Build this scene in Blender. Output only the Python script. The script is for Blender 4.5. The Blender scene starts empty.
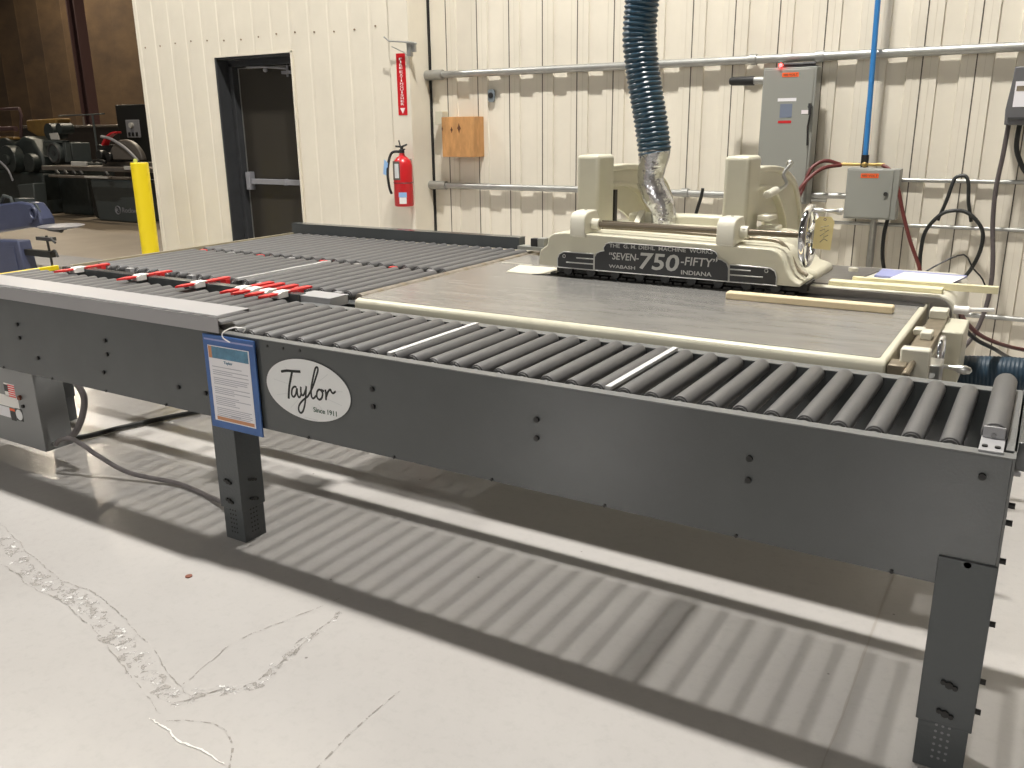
import bpy, math, random
from mathutils import Vector, Matrix
random.seed(4)
scene = bpy.context.scene
COL = scene.collection
PI = math.pi

# ------------------------------------------------------------------ materials
def mat(name, col, rough=.5, metal=0.0, noise=0.0, nscale=8.0, bump=0.0, bscale=60.0, spec=.5, stretch=(1,1,1), emit=None, estr=0, coat=0.0, col2=None, aniso=0):
    m = bpy.data.materials.new(name); m.use_nodes = True
    nt = m.node_tree; b = nt.nodes['Principled BSDF']
    b.inputs['Base Color'].default_value = (*col, 1)
    b.inputs['Roughness'].default_value = rough
    b.inputs['Metallic'].default_value = metal
    b.inputs['Specular IOR Level'].default_value = spec
    if coat: b.inputs['Coat Weight'].default_value = coat; b.inputs['Coat Roughness'].default_value = .12
    if emit: b.inputs['Emission Color'].default_value = (*emit, 1); b.inputs['Emission Strength'].default_value = estr
    tc = nt.nodes.new('ShaderNodeTexCoord'); mp = nt.nodes.new('ShaderNodeMapping')
    mp.inputs['Scale'].default_value = stretch
    nt.links.new(tc.outputs['Object'], mp.inputs['Vector'])
    if noise or col2:
        n = nt.nodes.new('ShaderNodeTexNoise'); n.inputs['Scale'].default_value = nscale; n.inputs['Detail'].default_value = 6
        n.inputs['Roughness'].default_value = .65
        nt.links.new(mp.outputs[0], n.inputs['Vector'])
        r = nt.nodes.new('ShaderNodeValToRGB')
        c2 = col2 or tuple(c * (1 - noise) for c in col)
        c1 = col if col2 else tuple(min(1, c * (1 + noise * .6)) for c in col)
        r.color_ramp.elements[0].position = .32; r.color_ramp.elements[1].position = .68
        r.color_ramp.elements[0].color = (*c2, 1); r.color_ramp.elements[1].color = (*c1, 1)
        nt.links.new(n.outputs['Fac'], r.inputs[0]); nt.links.new(r.outputs[0], b.inputs['Base Color'])
    if bump:
        n2 = nt.nodes.new('ShaderNodeTexNoise'); n2.inputs['Scale'].default_value = bscale; n2.inputs['Detail'].default_value = 4
        nt.links.new(mp.outputs[0], n2.inputs['Vector'])
        bp = nt.nodes.new('ShaderNodeBump'); bp.inputs['Strength'].default_value = bump; bp.inputs['Distance'].default_value = .01
        nt.links.new(n2.outputs['Fac'], bp.inputs['Height']); nt.links.new(bp.outputs[0], b.inputs['Normal'])
    return m

def floor_mat():
    m = bpy.data.materials.new('painted_concrete'); m.use_nodes = True
    nt = m.node_tree; N = nt.nodes; L = nt.links; b = N['Principled BSDF']
    tc = N.new('ShaderNodeTexCoord')
    def noise(sc, det=6, ro=.6, vec=None):
        n = N.new('ShaderNodeTexNoise'); n.inputs['Scale'].default_value = sc; n.inputs['Detail'].default_value = det
        n.inputs['Roughness'].default_value = ro; L.new(vec or tc.outputs['Object'], n.inputs['Vector']); return n
    def ramp(src, p0, p1, c0, c1):
        r = N.new('ShaderNodeValToRGB'); e = r.color_ramp.elements
        e[0].position = p0; e[1].position = p1; e[0].color = (*c0, 1); e[1].color = (*c1, 1); L.new(src, r.inputs[0]); return r
    big = noise(.8, 5)
    base = ramp(big.outputs['Fac'], .35, .65, (.455, .435, .415), (.50, .482, .462))
    fine = noise(26, 8, .75)
    fr = ramp(fine.outputs['Fac'], .30, .5, (.86, .86, .86), (1, 1, 1))
    mx = N.new('ShaderNodeMix'); mx.data_type = 'RGBA'; mx.blend_type = 'MULTIPLY'; mx.inputs[0].default_value = .5
    L.new(base.outputs[0], mx.inputs[6]); L.new(fr.outputs[0], mx.inputs[7])
    # small dark specks
    v = N.new('ShaderNodeTexVoronoi'); v.inputs['Scale'].default_value = 5.5; L.new(tc.outputs['Object'], v.inputs['Vector'])
    sp = ramp(v.outputs['Distance'], .018, .032, (.35, .34, .33), (1, 1, 1))
    mx2 = N.new('ShaderNodeMix'); mx2.data_type = 'RGBA'; mx2.blend_type = 'MULTIPLY'; mx2.inputs[0].default_value = .8
    L.new(mx.outputs[2], mx2.inputs[6]); L.new(sp.outputs[0], mx2.inputs[7])
    L.new(mx2.outputs[2], b.inputs['Base Color'])
    rr = N.new('ShaderNodeMapRange'); rr.inputs[3].default_value = .14; rr.inputs[4].default_value = .24
    rn = noise(2.5); L.new(rn.outputs['Fac'], rr.inputs[0]); L.new(rr.outputs[0], b.inputs['Roughness'])
    bp = N.new('ShaderNodeBump'); bp.inputs['Strength'].default_value = .12; bp.inputs['Distance'].default_value = .01
    bn = noise(14, 8, .7); L.new(bn.outputs['Fac'], bp.inputs['Height']); L.new(bp.outputs[0], b.inputs['Normal'])
    return m

M = {}
M['floor'] = floor_mat()
M['floor_brown'] = mat('bare_concrete', (.215, .17, .12), .45, noise=.25, nscale=1.2)
M['crack'] = mat('crack_fill', (.52, .49, .455), .5, noise=.25, nscale=40)
M['crack_dark'] = mat('crack_dark', (.36, .335, .305), .6)
M['crack_light'] = mat('crack_light', (.76, .74, .70), .5)
M['wall'] = mat('cream_wall_metal', (.74, .69, .58), .45, noise=.05, nscale=2.5, bump=.05, bscale=6)
M['wall_back'] = mat('cream_wall_metal_rear', (.74, .69, .585), .45, noise=.06, nscale=2.0, bump=.05, bscale=6)
M['seam'] = mat('dark_seam', (.10, .085, .065), .7)
M['screw'] = mat('rusty_screw', (.22, .15, .09), .6)
M['brown_wall'] = mat('brown_wall_board', (.115, .072, .036), .8, col2=(.055, .034, .02), nscale=.6, stretch=(1, 1, 2))
M['maroon'] = mat('maroon_steel', (.055, .028, .028), .5)
M['ceil'] = mat('ceiling_paint', (.10, .10, .10), .8)
M['panel'] = mat('grey_hammered_paint', (.074, .081, .083), .20, noise=.08, nscale=3, bump=.05, bscale=140, spec=.6)
M['leg'] = mat('grey_leg_paint', (.078, .086, .09), .4, bump=.15, bscale=90)
M['rail'] = mat('rail_top_grey', (.15, .155, .155), .4, bump=.1, bscale=80)
M['lightgrey'] = mat('light_grey_paint', (.36, .36, .37), .4)
M['roller'] = mat('roller_coating', (.110, .110, .112), .42, noise=.06, nscale=10, bump=.04, bscale=120)
M['black'] = mat('black_plastic', (.012, .012, .012), .5)
M['dark'] = mat('dark_steel', (.035, .036, .037), .5)
M['steel'] = mat('bright_steel', (.62, .62, .60), .28, metal=1)
M['endcap'] = mat('roller_end_metal', (.20, .20, .20), .35, metal=.6)
M['galv'] = mat('galvanised_steel', (.42, .42, .40), .42, metal=.8, noise=.1, nscale=20)
M['chrome'] = mat('chrome', (.85, .86, .88), .08, metal=1)
M['shaft'] = mat('oily_steel_shaft', (.14, .115, .085), .3, metal=.6)
M['whitebar'] = mat('white_bar', (.66, .66, .66), .4)
M['machine'] = mat('cream_machine_paint', (.60, .575, .455), .33, noise=.05, nscale=5, bump=.03, bscale=30, spec=.6)
M['machine_light'] = mat('fresh_cream_machine_paint', (.70, .675, .57), .28, spec=.6)
M['bed'] = mat('ground_cast_iron', (.37, .36, .34), .27, metal=.45, col2=(.26, .255, .245), nscale=5.0, stretch=(.6, 3.0, 1), bump=.02, bscale=40)
M['ledge_steel'] = mat('worn_ledge_steel', (.22, .21, .20), .32, metal=.6, noise=.3, nscale=10, stretch=(.6, 4, 2))
M['chain'] = mat('black_feed_chain', (.018, .017, .015), .5)
M['brownsteel'] = mat('oily_brown_steel', (.25, .21, .15), .45, metal=.4, noise=.35, nscale=14)
M['plate'] = mat('black_nameplate', (.028, .029, .031), .4)
M['plate_line'] = mat('nameplate_silver', (.50, .50, .47), .35)
M['wood'] = mat('fresh_wood', (.80, .66, .43), .55, noise=.08, nscale=6, stretch=(.5, 6, 6))
M['wood2'] = mat('pale_yellow_wood', (.82, .76, .50), .55, noise=.06, nscale=6, stretch=(.5, 6, 6))
M['ply'] = mat('orange_plywood', (.52, .27, .10), .55, noise=.25, nscale=7, stretch=(3, 3, 1))
M['knot'] = mat('wood_knot', (.10, .035, .012), .6)
M['hose'] = mat('dark_blue_hose', (.016, .058, .098), .30, spec=.7)
M['foil'] = mat('foil_tape', (.72, .73, .76), .16, metal=.95, bump=.9, bscale=22)
M['blue'] = mat('blue_sleeve', (.05, .13, .36), .3, noise=.15, nscale=12)
M['paper'] = mat('white_paper', (.80, .79, .82), .5)
M['paper_line'] = mat('grey_print', (.42, .42, .47), .6)
M['teal'] = mat('teal_print', (.10, .24, .36), .5, noise=.3, nscale=25)
M['orange'] = mat('orange_print', (.55, .26, .13), .5)
M['ink'] = mat('black_ink', (.012, .014, .013), .5)
M['darkgreen'] = mat('dark_green_ink', (.02, .08, .045), .5)
M['sticker'] = mat('white_sticker', (.76, .77, .77), .3)
M['faint'] = mat('faint_grey_print', (.63, .645, .65), .35)
M['red'] = mat('red_paint', (.55, .012, .018), .3, spec=.6)
M['red_finger'] = mat('red_plastic', (.75, .035, .035), .4)
M['white'] = mat('white_paint', (.82, .80, .77), .4)
M['yellow'] = mat('yellow_paint', (.85, .66, .01), .4)
M['tagyellow'] = mat('manila_tag', (.80, .68, .33), .6)
M['cab'] = mat('grey_cabinet_paint', (.27, .275, .25), .38)
M['ctl'] = mat('control_box_grey', (.235, .24, .24), .4, bump=.05, bscale=80)
M['rbox'] = mat('dark_grey_box', (.115, .115, .12), .45)
M['orangetag'] = mat('orange_label', (.85, .12, .02), .4)
M['pipe_blue'] = mat('blue_pipe', (.035, .20, .50), .35)
M['redhose'] = mat('red_rubber_hose', (.13, .028, .024), .5)
M['cable'] = mat('black_cable', (.014, .015, .014), .45)
M['greycable'] = mat('grey_cable', (.16, .145, .145), .45)
M['purplegrey'] = mat('brown_grey_cable', (.09, .075, .075), .45)
M['led'] = mat('red_led', (.9, .02, .02), .4, emit=(1, .03, .03), estr=30)
M['door'] = mat('dark_bronze_door', (.030, .026, .020), .4)
M['frame'] = mat('dark_grey_door_frame', (.040, .042, .045), .4, noise=.15, nscale=8)
M['grime'] = mat('old_green_black_iron', (.022, .028, .026), .5, noise=.4, nscale=9)
M['sawgrey'] = mat('saw_grey_green', (.055, .065, .064), .5, noise=.1, nscale=3)
M['fartable'] = mat('far_table_steel', (.16, .14, .12), .4, metal=.3, noise=.2, nscale=6)
M['farwhite'] = mat('far_white_steel', (.50, .49, .46), .4)
M['guard'] = mat('grey_guard', (.115, .10, .085), .5)
M['purple'] = mat('blue_grey_enamel', (.062, .072, .128), .4, noise=.12, nscale=5)
M['ochre'] = mat('ochre_hood', (.18, .105, .025), .6, noise=.25, nscale=5)
M['silverpad'] = mat('brushed_panel', (.22, .22, .235), .4)
M['blackbox'] = mat('black_enclosure', (.010, .010, .009), .5)
M['greenyellow'] = mat('lime_cap', (.45, .50, .10), .5)
M['lamp'] = mat('lamp_diffuser', (.9, .9, .88), .5, emit=(1, .95, .86), estr=6)
M['clear'] = mat('dirty_roller_tape', (.27, .24, .195), .45, col2=(.15, .13, .10), nscale=9, stretch=(1, 3, 1))
M['lilac'] = mat('lilac_folder', (.30, .33, .58), .45)
M['pinkpaper'] = mat('pinkish_paper', (.78, .72, .74), .5)
M['darkred'] = mat('dark_red_edge', (.22, .08, .05), .5)
M['ltblue'] = mat('light_blue_tag', (.28, .47, .75), .5)

# ------------------------------------------------------------------ mesh builder
class MB:
    def __init__(s): s.v = []; s.f = []
    def add(s, vs, fs):
        o = len(s.v); s.v += [tuple(v) for v in vs]; s.f += [tuple(i + o for i in f) for f in fs]; return s
    def box(s, x0, x1, y0, y1, z0, z1):
        vs = [(x, y, z) for z in (z0, z1) for y in (y0, y1) for x in (x0, x1)]
        return s.add(vs, [(0, 2, 3, 1), (4, 5, 7, 6), (0, 1, 5, 4), (2, 6, 7, 3), (0, 4, 6, 2), (1, 3, 7, 5)])
    def ring(s, c, a, b, r, n, ph=0):
        return [c + a * (r * math.cos(2 * PI * i / n + ph)) + b * (r * math.sin(2 * PI * i / n + ph)) for i in range(n)]
    def cyl(s, p, q, r, n=20, r2=None, caps=True):
        p = Vector(p); q = Vector(q); d = (q - p).normalized()
        a = d.orthogonal().normalized(); b = d.cross(a)
        r2 = r if r2 is None else r2
        vs = s.ring(p, a, b, r, n) + s.ring(q, a, b, r2, n)
        fs = [(i, (i + 1) % n, n + (i + 1) % n, n + i) for i in range(n)]
        if caps: fs += [tuple(range(n - 1, -1, -1)), tuple(range(n, 2 * n))]
        return s.add(vs, fs)
    def lathe(s, p, q, prof, n=24):          # prof: (t along p->q in metres, radius)
        p = Vector(p); d = (Vector(q) - p).normalized(); a = d.orthogonal().normalized(); b = d.cross(a)
        vs = []
        for t, r in prof: vs += s.ring(p + d * t, a, b, max(r, 1e-5), n)
        k = len(prof)
        fs = [(j * n + i, j * n + (i + 1) % n, (j + 1) * n + (i + 1) % n, (j + 1) * n + i) for j in range(k - 1) for i in range(n)]
        fs += [tuple(range(n - 1, -1, -1)), tuple((k - 1) * n + i for i in range(n))]
        return s.add(vs, fs)
    def tube(s, pts, r, n=12, rf=None, caps=True):
        P = [Vector(p) for p in pts]; k = len(P); vs = []; a = None
        for j in range(k):
            d = (P[min(j + 1, k - 1)] - P[max(j - 1, 0)]).normalized()
            if a is None: a = d.orthogonal().normalized()
            a = (a - d * a.dot(d)).normalized(); b = d.cross(a)
            vs += s.ring(P[j], a, b, rf(j) if rf else r, n)
        fs = [(j * n + i, j * n + (i + 1) % n, (j + 1) * n + (i + 1) % n, (j + 1) * n + i) for j in range(k - 1) for i in range(n)]
        if caps: fs += [tuple(range(n - 1, -1, -1)), tuple((k - 1) * n + i for i in range(n))]
        return s.add(vs, fs)
    def prism(s, poly, axis, a, b):          # poly in the two other axes, in order (x,z) for 'y', (y,z) for 'x', (x,y) for 'z'
        def P(p, t): return {'y': (p[0], t, p[1]), 'x': (t, p[0], p[1]), 'z': (p[0], p[1], t)}[axis]
        n = len(poly); vs = [P(p, a) for p in poly] + [P(p, b) for p in poly]
        ar = sum(poly[i][0] * poly[(i + 1) % n][1] - poly[(i + 1) % n][0] * poly[i][1] for i in range(n))
        fs = [(i, (i + 1) % n, n + (i + 1) % n, n + i) for i in range(n)] + [tuple(range(n - 1, -1, -1)), tuple(range(n, 2 * n))]
        flip = (ar < 0) ^ (axis == 'y') ^ (b < a)
        if flip: fs = [tuple(reversed(f)) for f in fs]
        return s.add(vs, fs)
    def strip(s, pts, w, y, t=.0006):        # flat pen stroke in the xz plane (facing -y), thickness t
        P = smooth([Vector((p[0], 0, p[1])) for p in pts], 6) if len(pts) > 2 else [Vector((p[0], 0, p[1])) for p in pts]
        return s.tube([(p.x, y, p.z) for p in P], w / 2, 8)
    def sphere(s, c, rx, ry=None, rz=None, n=14, m=9):
        ry = ry or rx; rz = rz or rx; vs = []; 
        for j in range(1, m):
            th = PI * j / m
            vs += [(c[0] + rx * math.sin(th) * math.cos(2 * PI * i / n), c[1] + ry * math.sin(th) * math.sin(2 * PI * i / n), c[2] + rz * math.cos(th)) for i in range(n)]
        t = len(vs); vs += [(c[0], c[1], c[2] + rz), (c[0], c[1], c[2] - rz)]
        fs = [(j * n + i, (j + 1) * n + i, (j + 1) * n + (i + 1) % n, j * n + (i + 1) % n) for j in range(m - 2) for i in range(n)]
        fs += [(t, i, (i + 1) % n) for i in range(n)] + [(t + 1, (m - 2) * n + (i + 1) % n, (m - 2) * n + i) for i in range(n)]
        return s.add(vs, fs)
    def torus(s, c, axis, R, r, n=40, k=12):
        d = Vector(axis).normalized(); a = d.orthogonal().normalized(); b = d.cross(a); c = Vector(c); vs = []
        for j in range(n):
            u = a * math.cos(2 * PI * j / n) + b * math.sin(2 * PI * j / n)
            vs += [c + u * (R + r * math.cos(2 * PI * i / k)) + d * (r * math.sin(2 * PI * i / k)) for i in range(k)]
        fs = [(j * k + i, j * k + (i + 1) % k, ((j + 1) % n) * k + (i + 1) % k, ((j + 1) % n) * k + i) for j in range(n) for i in range(k)]
        return s.add(vs, fs)

def smooth(pts, k=8):
    P = [Vector(p) for p in pts]; out = []
    for i in range(len(P) - 1):
        p0 = P[max(i - 1, 0)]; p1 = P[i]; p2 = P[i + 1]; p3 = P[min(i + 2, len(P) - 1)]
        for j in range(k):
            t = j / k
            out.append(.5 * ((2 * p1) + (p2 - p0) * t + (2 * p0 - 5 * p1 + 4 * p2 - p3) * t * t + (3 * p1 - p0 - 3 * p2 + p3) * t ** 3))
    out.append(P[-1]); return out

def rrect(x0, x1, z0, z1, r, k=5):
    out = []
    for cx, cz, a0 in ((x1 - r, z1 - r, 0), (x0 + r, z1 - r, 90), (x0 + r, z0 + r, 180), (x1 - r, z0 + r, 270)):
        for i in range(k + 1):
            a = math.radians(a0 + 90 * i / k); out.append((cx + r * math.cos(a), cz + r * math.sin(a)))
    return out

def wloc(o):
    v = Vector((0, 0, 0))
    while o: v = v + o.location; o = o.parent
    return v

def finish(me, m, flat=False):
    me.materials.append(m) if not isinstance(m, (list, tuple)) else [me.materials.append(x) for x in m]
    me.polygons.foreach_set('use_smooth', [not flat] * len(me.polygons))
    if flat: return
    me.set_sharp_from_angle(angle=math.radians(35))

def obj(name, mb, m, parent=None, bevel=0.0, origin=None, seg=2):
    me = bpy.data.meshes.new(name)
    if origin is None:
        if parent is None:
            xs = [v[0] for v in mb.v]; ys = [v[1] for v in mb.v]; zs = [v[2] for v in mb.v]
            origin = ((min(xs) + max(xs)) / 2, (min(ys) + max(ys)) / 2, min(zs))
        else:
            xs = [v[0] for v in mb.v]; ys = [v[1] for v in mb.v]; zs = [v[2] for v in mb.v]
            origin = ((min(xs) + max(xs)) / 2, (min(ys) + max(ys)) / 2, (min(zs) + max(zs)) / 2)
    ow = Vector(origin)
    me.from_pydata([tuple(Vector(v) - ow) for v in mb.v], [], mb.f)
    me.validate(); me.update()
    o = bpy.data.objects.new(name, me); COL.objects.link(o)
    finish(me, m)
    if parent: o.parent = parent; o.location = ow - wloc(parent)
    else: o.location = ow
    if bevel:
        b = o.modifiers.new('bevel', 'BEVEL'); b.width = bevel; b.segments = seg; b.limit_method = 'ANGLE'; b.angle_limit = math.radians(40)
    return o

def thing(name, label, cat, loc, group=None):
    o = bpy.data.objects.new(name, None); COL.objects.link(o); o.location = loc
    o.empty_display_size = .1
    o['label'] = label; o['category'] = cat
    if group: o['group'] = group
    return o
def tag(o, label, cat, group=None):
    o['label'] = label; o['category'] = cat
    if group: o['group'] = group
    return o
def struct(name, mb, m, parent=None, bevel=0):
    o = obj(name, mb, m, parent, bevel, origin=None if parent else (0, 0, 0))
    if not parent: o['kind'] = 'structure'
    return o

def copy_tree(o, parent=None):
    c = o.copy(); COL.objects.link(c)
    if parent: c.parent = parent
    for ch in o.children: copy_tree(ch, c)
    return c

def textmesh(body, bold=0.0, shear=0.0):
    cu = bpy.data.curves.new('t', 'FONT'); cu.body = body; cu.size = 1; cu.shear = shear; cu.offset = bold; cu.resolution_u = 3
    to = bpy.data.objects.new('t', cu); COL.objects.link(to)
    bpy.context.view_layer.update()
    me = bpy.data.meshes.new_from_object(to.evaluated_get(bpy.context.evaluated_depsgraph_get()))
    vs = [tuple(v.co) for v in me.vertices]; fs = [tuple(p.vertices) for p in me.polygons]
    bpy.data.objects.remove(to); bpy.data.curves.remove(cu); bpy.data.meshes.remove(me)
    return vs, fs
def add_text(mb, body, x0, x1, z0, z1, y, bold=0.0, shear=0.0, rise=0.0, thick=.0008):
    """letters fitted into a rectangle of the xz plane, facing -y, as thin solid relief"""
    vs, fs = textmesh(body, bold, shear)
    ax = min(v[0] for v in vs); bx = max(v[0] for v in vs); az = min(v[1] for v in vs); bz = max(v[1] for v in vs)
    out = []
    for v in vs:
        u = (v[0] - ax) / (bx - ax); w = (v[1] - az) / (bz - az)
        out.append((x0 + u * (x1 - x0), y, z0 + w * (z1 - z0) + rise * u))
    mb.add(out, fs); mb.add([(a, b - thick, c) for a, b, c in out], fs)
    return mb

# ------------------------------------------------------------------ camera
RY, RP, RR, F = -0.54984852, 0.28795081, 0.01144603, 869.86
cy, sy, cp, sp, cr, sr = math.cos(RY), math.sin(RY), math.cos(RP), math.sin(RP), math.cos(RR), math.sin(RR)
fw = Vector((sy * cp, cy * cp, -sp)); rt = Vector((cy, -sy, 0)); dn = fw.cross(rt)
r2 = cr * rt + sr * dn; d2 = -sr * rt + cr * dn
cam = bpy.data.cameras.new('camera'); co = bpy.data.objects.new('camera', cam); COL.objects.link(co)
m4 = Matrix((r2, -d2, -fw)).transposed().to_4x4(); m4.translation = (0, 0, 1.5)
co.matrix_world = m4
cam.sensor_width = 36; cam.lens = F / 1024 * 36; cam.clip_start = .05; cam.clip_end = 200
scene.camera = co

# ------------------------------------------------------------------ setting
f = MB(); f.add([(-40, -24, 0), (8, -24, 0), (8, 6.45, 0), (-40, 6.45, 0), (8, 24, 0), (-40, 24, 0)], [(0, 1, 2, 3), (3, 2, 4, 5)])
fo = struct('floor', f, [M['floor'], M['floor_brown']])
fo.data.polygons[1].material_index = 1

def ribbed(x0, x1, y, z0, z1, period, prof, phase):
    """sheet facing -y: prof is a list of (u in metres within the period, depth away from camera)"""
    pts = []; k = math.floor((x0 - phase) / period)
    x = phase + k * period
    while x < x1 + period:
        for u, d in prof:
            X = x + u
            if x0 < X < x1: pts.append((X, y + d))
        x += period
    pts = [(x0, pts[0][1])] + pts + [(x1, pts[-1][1])]
    mb = MB(); n = len(pts)
    mb.add([(a, b, z0) for a, b in pts] + [(a, b, z1) for a, b in pts], [(i, i + 1, n + i + 1, n + i) for i in range(n - 1)])
    return mb, pts
CH = 9.0
# door wall, nearer than the back wall; opening -6.915..-5.918 up to 2.145
dw_prof = [(0, 0), (.012, .005), (.030, .005), (.042, 0)]
a1, _ = ribbed(-8.02, -6.915, 6.0, 0, CH, .2265, dw_prof, -8.02 + .04)
a2, _ = ribbed(-6.915, -5.918, 6.0, 2.148, CH, .2265, dw_prof, -8.02 + .04)
a3, _ = ribbed(-5.918, -4.61, 6.0, 0, CH, .2265, dw_prof, -8.02 + .04)
wl = MB(); 
for a in (a1, a2, a3): wl.add(a.v, a.f)
wl.add([(-8.02, 6.0, 0), (-8.02, 6.45, 0), (-8.02, 6.45, CH), (-8.02, 6.0, CH)], [(0, 1, 2, 3)])
wl.add([(-4.61, 6.0, 0), (-4.61, 6.29, 0), (-4.61, 6.29, CH), (-4.61, 6.0, CH)], [(3, 2, 1, 0)])
for (xa, xb, za) in ((-8.02, -6.915, 0), (-6.915, -5.918, 2.148), (-5.918, -4.61, 0)):
    wl.add([(xb, 6.45, za), (xa, 6.45, za), (xa, 6.45, CH), (xb, 6.45, CH)], [(0, 1, 2, 3)])
wd = struct('wall_left', wl, M['wall']); wd.data.polygons.foreach_set('use_smooth', [False] * len(wd.data.polygons))
sc = MB()
x = -7.9
while x < -4.8:
    z = 2.30 + .012 * math.sin(x * 5)
    sc.cyl((x, 5.994, z), (x, 6.001, z), .008, 8); x += .2265
struct('trim_2', sc, M['screw'])
tr = MB(); tr.box(-4.80, -4.60, 5.972, 5.999, 0, CH)
struct('trim_1', tr, M['wall'], bevel=.004)
# back wall with deep ribs
bw_prof = [(0, 0), (.090, 0), (.096, .014), (.209, .014), (.215, 0), (.299, 0)]
b1, pts = ribbed(-4.597, 3.5, 6.25, 0, CH, .3015, bw_prof, -3.822)
wb = struct('wall_back', b1, M['wall_back']); wb.data.polygons.foreach_set('use_smooth', [False] * len(wb.data.polygons))
sm = MB(); x = -3.822 - .3015 * 2
while x < 3.4:
    sm.box(x - .0035, x + .0035, 6.2475, 6.2505, 0, CH); x += .3015
struct('trim_3', sm, M['seam'])
cg = MB(); cg.box(-4.608, -4.598, 6.242, 6.275, 0, CH); cg.box(-4.61, -4.595, 6.255, 6.28, 0, CH); struct('trim_19', cg, M['black'])
sm2 = MB(); x = -3.822 - .3015 * 2 + .047
while x < 3.4:
    sm2.box(x - .0012, x + .0012, 6.2485, 6.2505, 0, CH)
    sm2.box(x + .205 - .0012, x + .205 + .0012, 6.2485, 6.2505, 0, CH); x += .3015
struct('trim_4', sm2, mat('faint_seam', (.62, .57, .47), .6))
# far hall wall and ceiling
fwl = MB(); x = -40
pf = []
while x < -15: pf += [(x, 18.0), (x + 1.2, 18.0), (x + 1.21, 17.994), (x + 1.23, 17.994), (x + 1.24, 18.0)];x += 1.24
n = len(pf); fwl.add([(a, b, 0) for a, b in pf] + [(a, b, 9) for a, b in pf], [(i, i + 1, n + i + 1, n + i) for i in range(n - 1)])
struct('wall_rear', fwl, M['brown_wall'])
ce = MB(); ce.box(-40, 8, -24, 24, CH, CH + .1)
struct('ceiling', ce, M['ceil'])
wr = MB(); wr.box(3.5, 3.6, -24, 6.3, 0, CH); struct('wall_right', wr, M['guard'])
wn = MB(); wn.box(-40, 8, -24.1, -24, 0, CH); struct('wall_near', wn, M['guard'])

# floor cracks and joints (thin patches lying in the floor)
def crack(pts, w, m, jit=.012, z=.0012, name='trim_5'):
    P = smooth([Vector((p[0], p[1], 0)) for p in pts], 10); mb = MB(); L = []; R = []; wob = 0
    for i, p in enumerate(P):
        d = (P[min(i + 1, len(P) - 1)] - P[max(i - 1, 0)]).normalized(); nn = Vector((-d.y, d.x, 0))
        t = math.sin(PI * (i + .5) / len(P)) ** .4
        wob = .7 * wob + random.uniform(-jit, jit) * .5
        c = p + nn * wob; ww = w * t * random.uniform(.4, 1.1)
        L.append(c + nn * ww / 2); R.append(c - nn * ww / 2)
    k = len(P); vs = [(v.x, v.y, z) for v in L + R]
    mb.add(vs, [(i, k + i, k + i + 1, i + 1) for i in range(k - 1)])
    return struct(name, mb, m)
def flaky(col, thr, sc):
    m = bpy.data.materials.new('flaking_floor_paint'); m.use_nodes = True; nt = m.node_tree; b = nt.nodes['Principled BSDF']
    b.inputs['Base Color'].default_value = (*col, 1); b.inputs['Roughness'].default_value = .5
    tc = nt.nodes.new('ShaderNodeTexCoord'); n = nt.nodes.new('ShaderNodeTexNoise'); n.inputs['Scale'].default_value = sc; n.inputs['Detail'].default_value = 8; n.inputs['Roughness'].default_value = .7
    r = nt.nodes.new('ShaderNodeMapRange'); r.inputs[1].default_value = thr; r.inputs[2].default_value = thr + .05
    nt.links.new(tc.outputs['Object'], n.inputs['Vector']); nt.links.new(n.outputs['Fac'], r.inputs[0]); nt.links.new(r.outputs[0], b.inputs['Alpha'])
    return m
C1 = [(-3.45, 1.60), (-3.27, 1.559), (-3.05, 1.50), (-2.834, 1.456), (-2.62, 1.45), (-2.471, 1.42), (-2.20, 1.35), (-2.004, 1.28), (-1.837, 1.235)]
FD = flaky((.34, .32, .295), .52, 22); FL = flaky((.66, .65, .63), .56, 34); FT = flaky((.27, .25, .225), .49, 45)
crack(C1, .085, FD, .02, .0011, 'trim_5')
crack(C1, .075, FL, .03, .0016, 'trim_6')
crack([(p[0] + .02, p[1] + .045) for p in C1], .004, FT, .010, .0020, 'trim_7')
crack([(p[0] - .01, p[1] - .04) for p in C1], .004, FT, .010, .0021, 'trim_8')
C2 = [(-1.86, 1.24), (-1.80, 1.33), (-1.74, 1.409), (-1.75, 1.60), (-1.78, 1.83)]
crack(C2, .045, FD, .015, .0012, 'trim_9'); crack(C2, .040, FL, .02, .0017, 'trim_10')
crack(C2, .005, FT, .010, .0022, 'trim_11')
crack([(-1.90, 1.30), (-1.93, 1.45), (-1.94, 1.56), (-1.88, 1.75), (-1.84, 1.90)], .005, FT, .006, .0012, 'trim_12')
crack([(-1.90, 1.26), (-1.87, 1.31), (-1.80, 1.35), (-1.72, 1.39)], .06, FL, .016, .0023, 'trim_14')
crack([(-1.86, 1.17), (-1.80, 1.165), (-1.72, 1.155), (-1.64, 1.157), (-1.55, 1.15)], .007, M['crack_light'], .006, .002, 'trim_15')
crack([(-1.82, 1.18), (-1.70, 1.24), (-1.60, 1.22), (-1.50, 1.13), (-1.40, 1.10)], .006, FT, .004, .0012, 'trim_16')
crack([(-1.32, 1.0), (-1.34, 1.24), (-1.36, 1.42), (-1.36, 1.605)], .006, FT, .003, .0012, 'trim_17')
#crack([(-2.9, 1.36), (-2.6, 1.36), (-2.4, 1.30), (-2.1, 1.22), (-1.9, 1.18)], .005, FT, .006, .0012, 'trim_18')
crack([(-.285, 1.7), (-.285, 2.107), (-.29, 2.5), (-.287, 2.985), (-.29, 3.6), (-.29, 4.4)], .009, M['crack_dark'], .004, .0012, 'trim_13')

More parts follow.
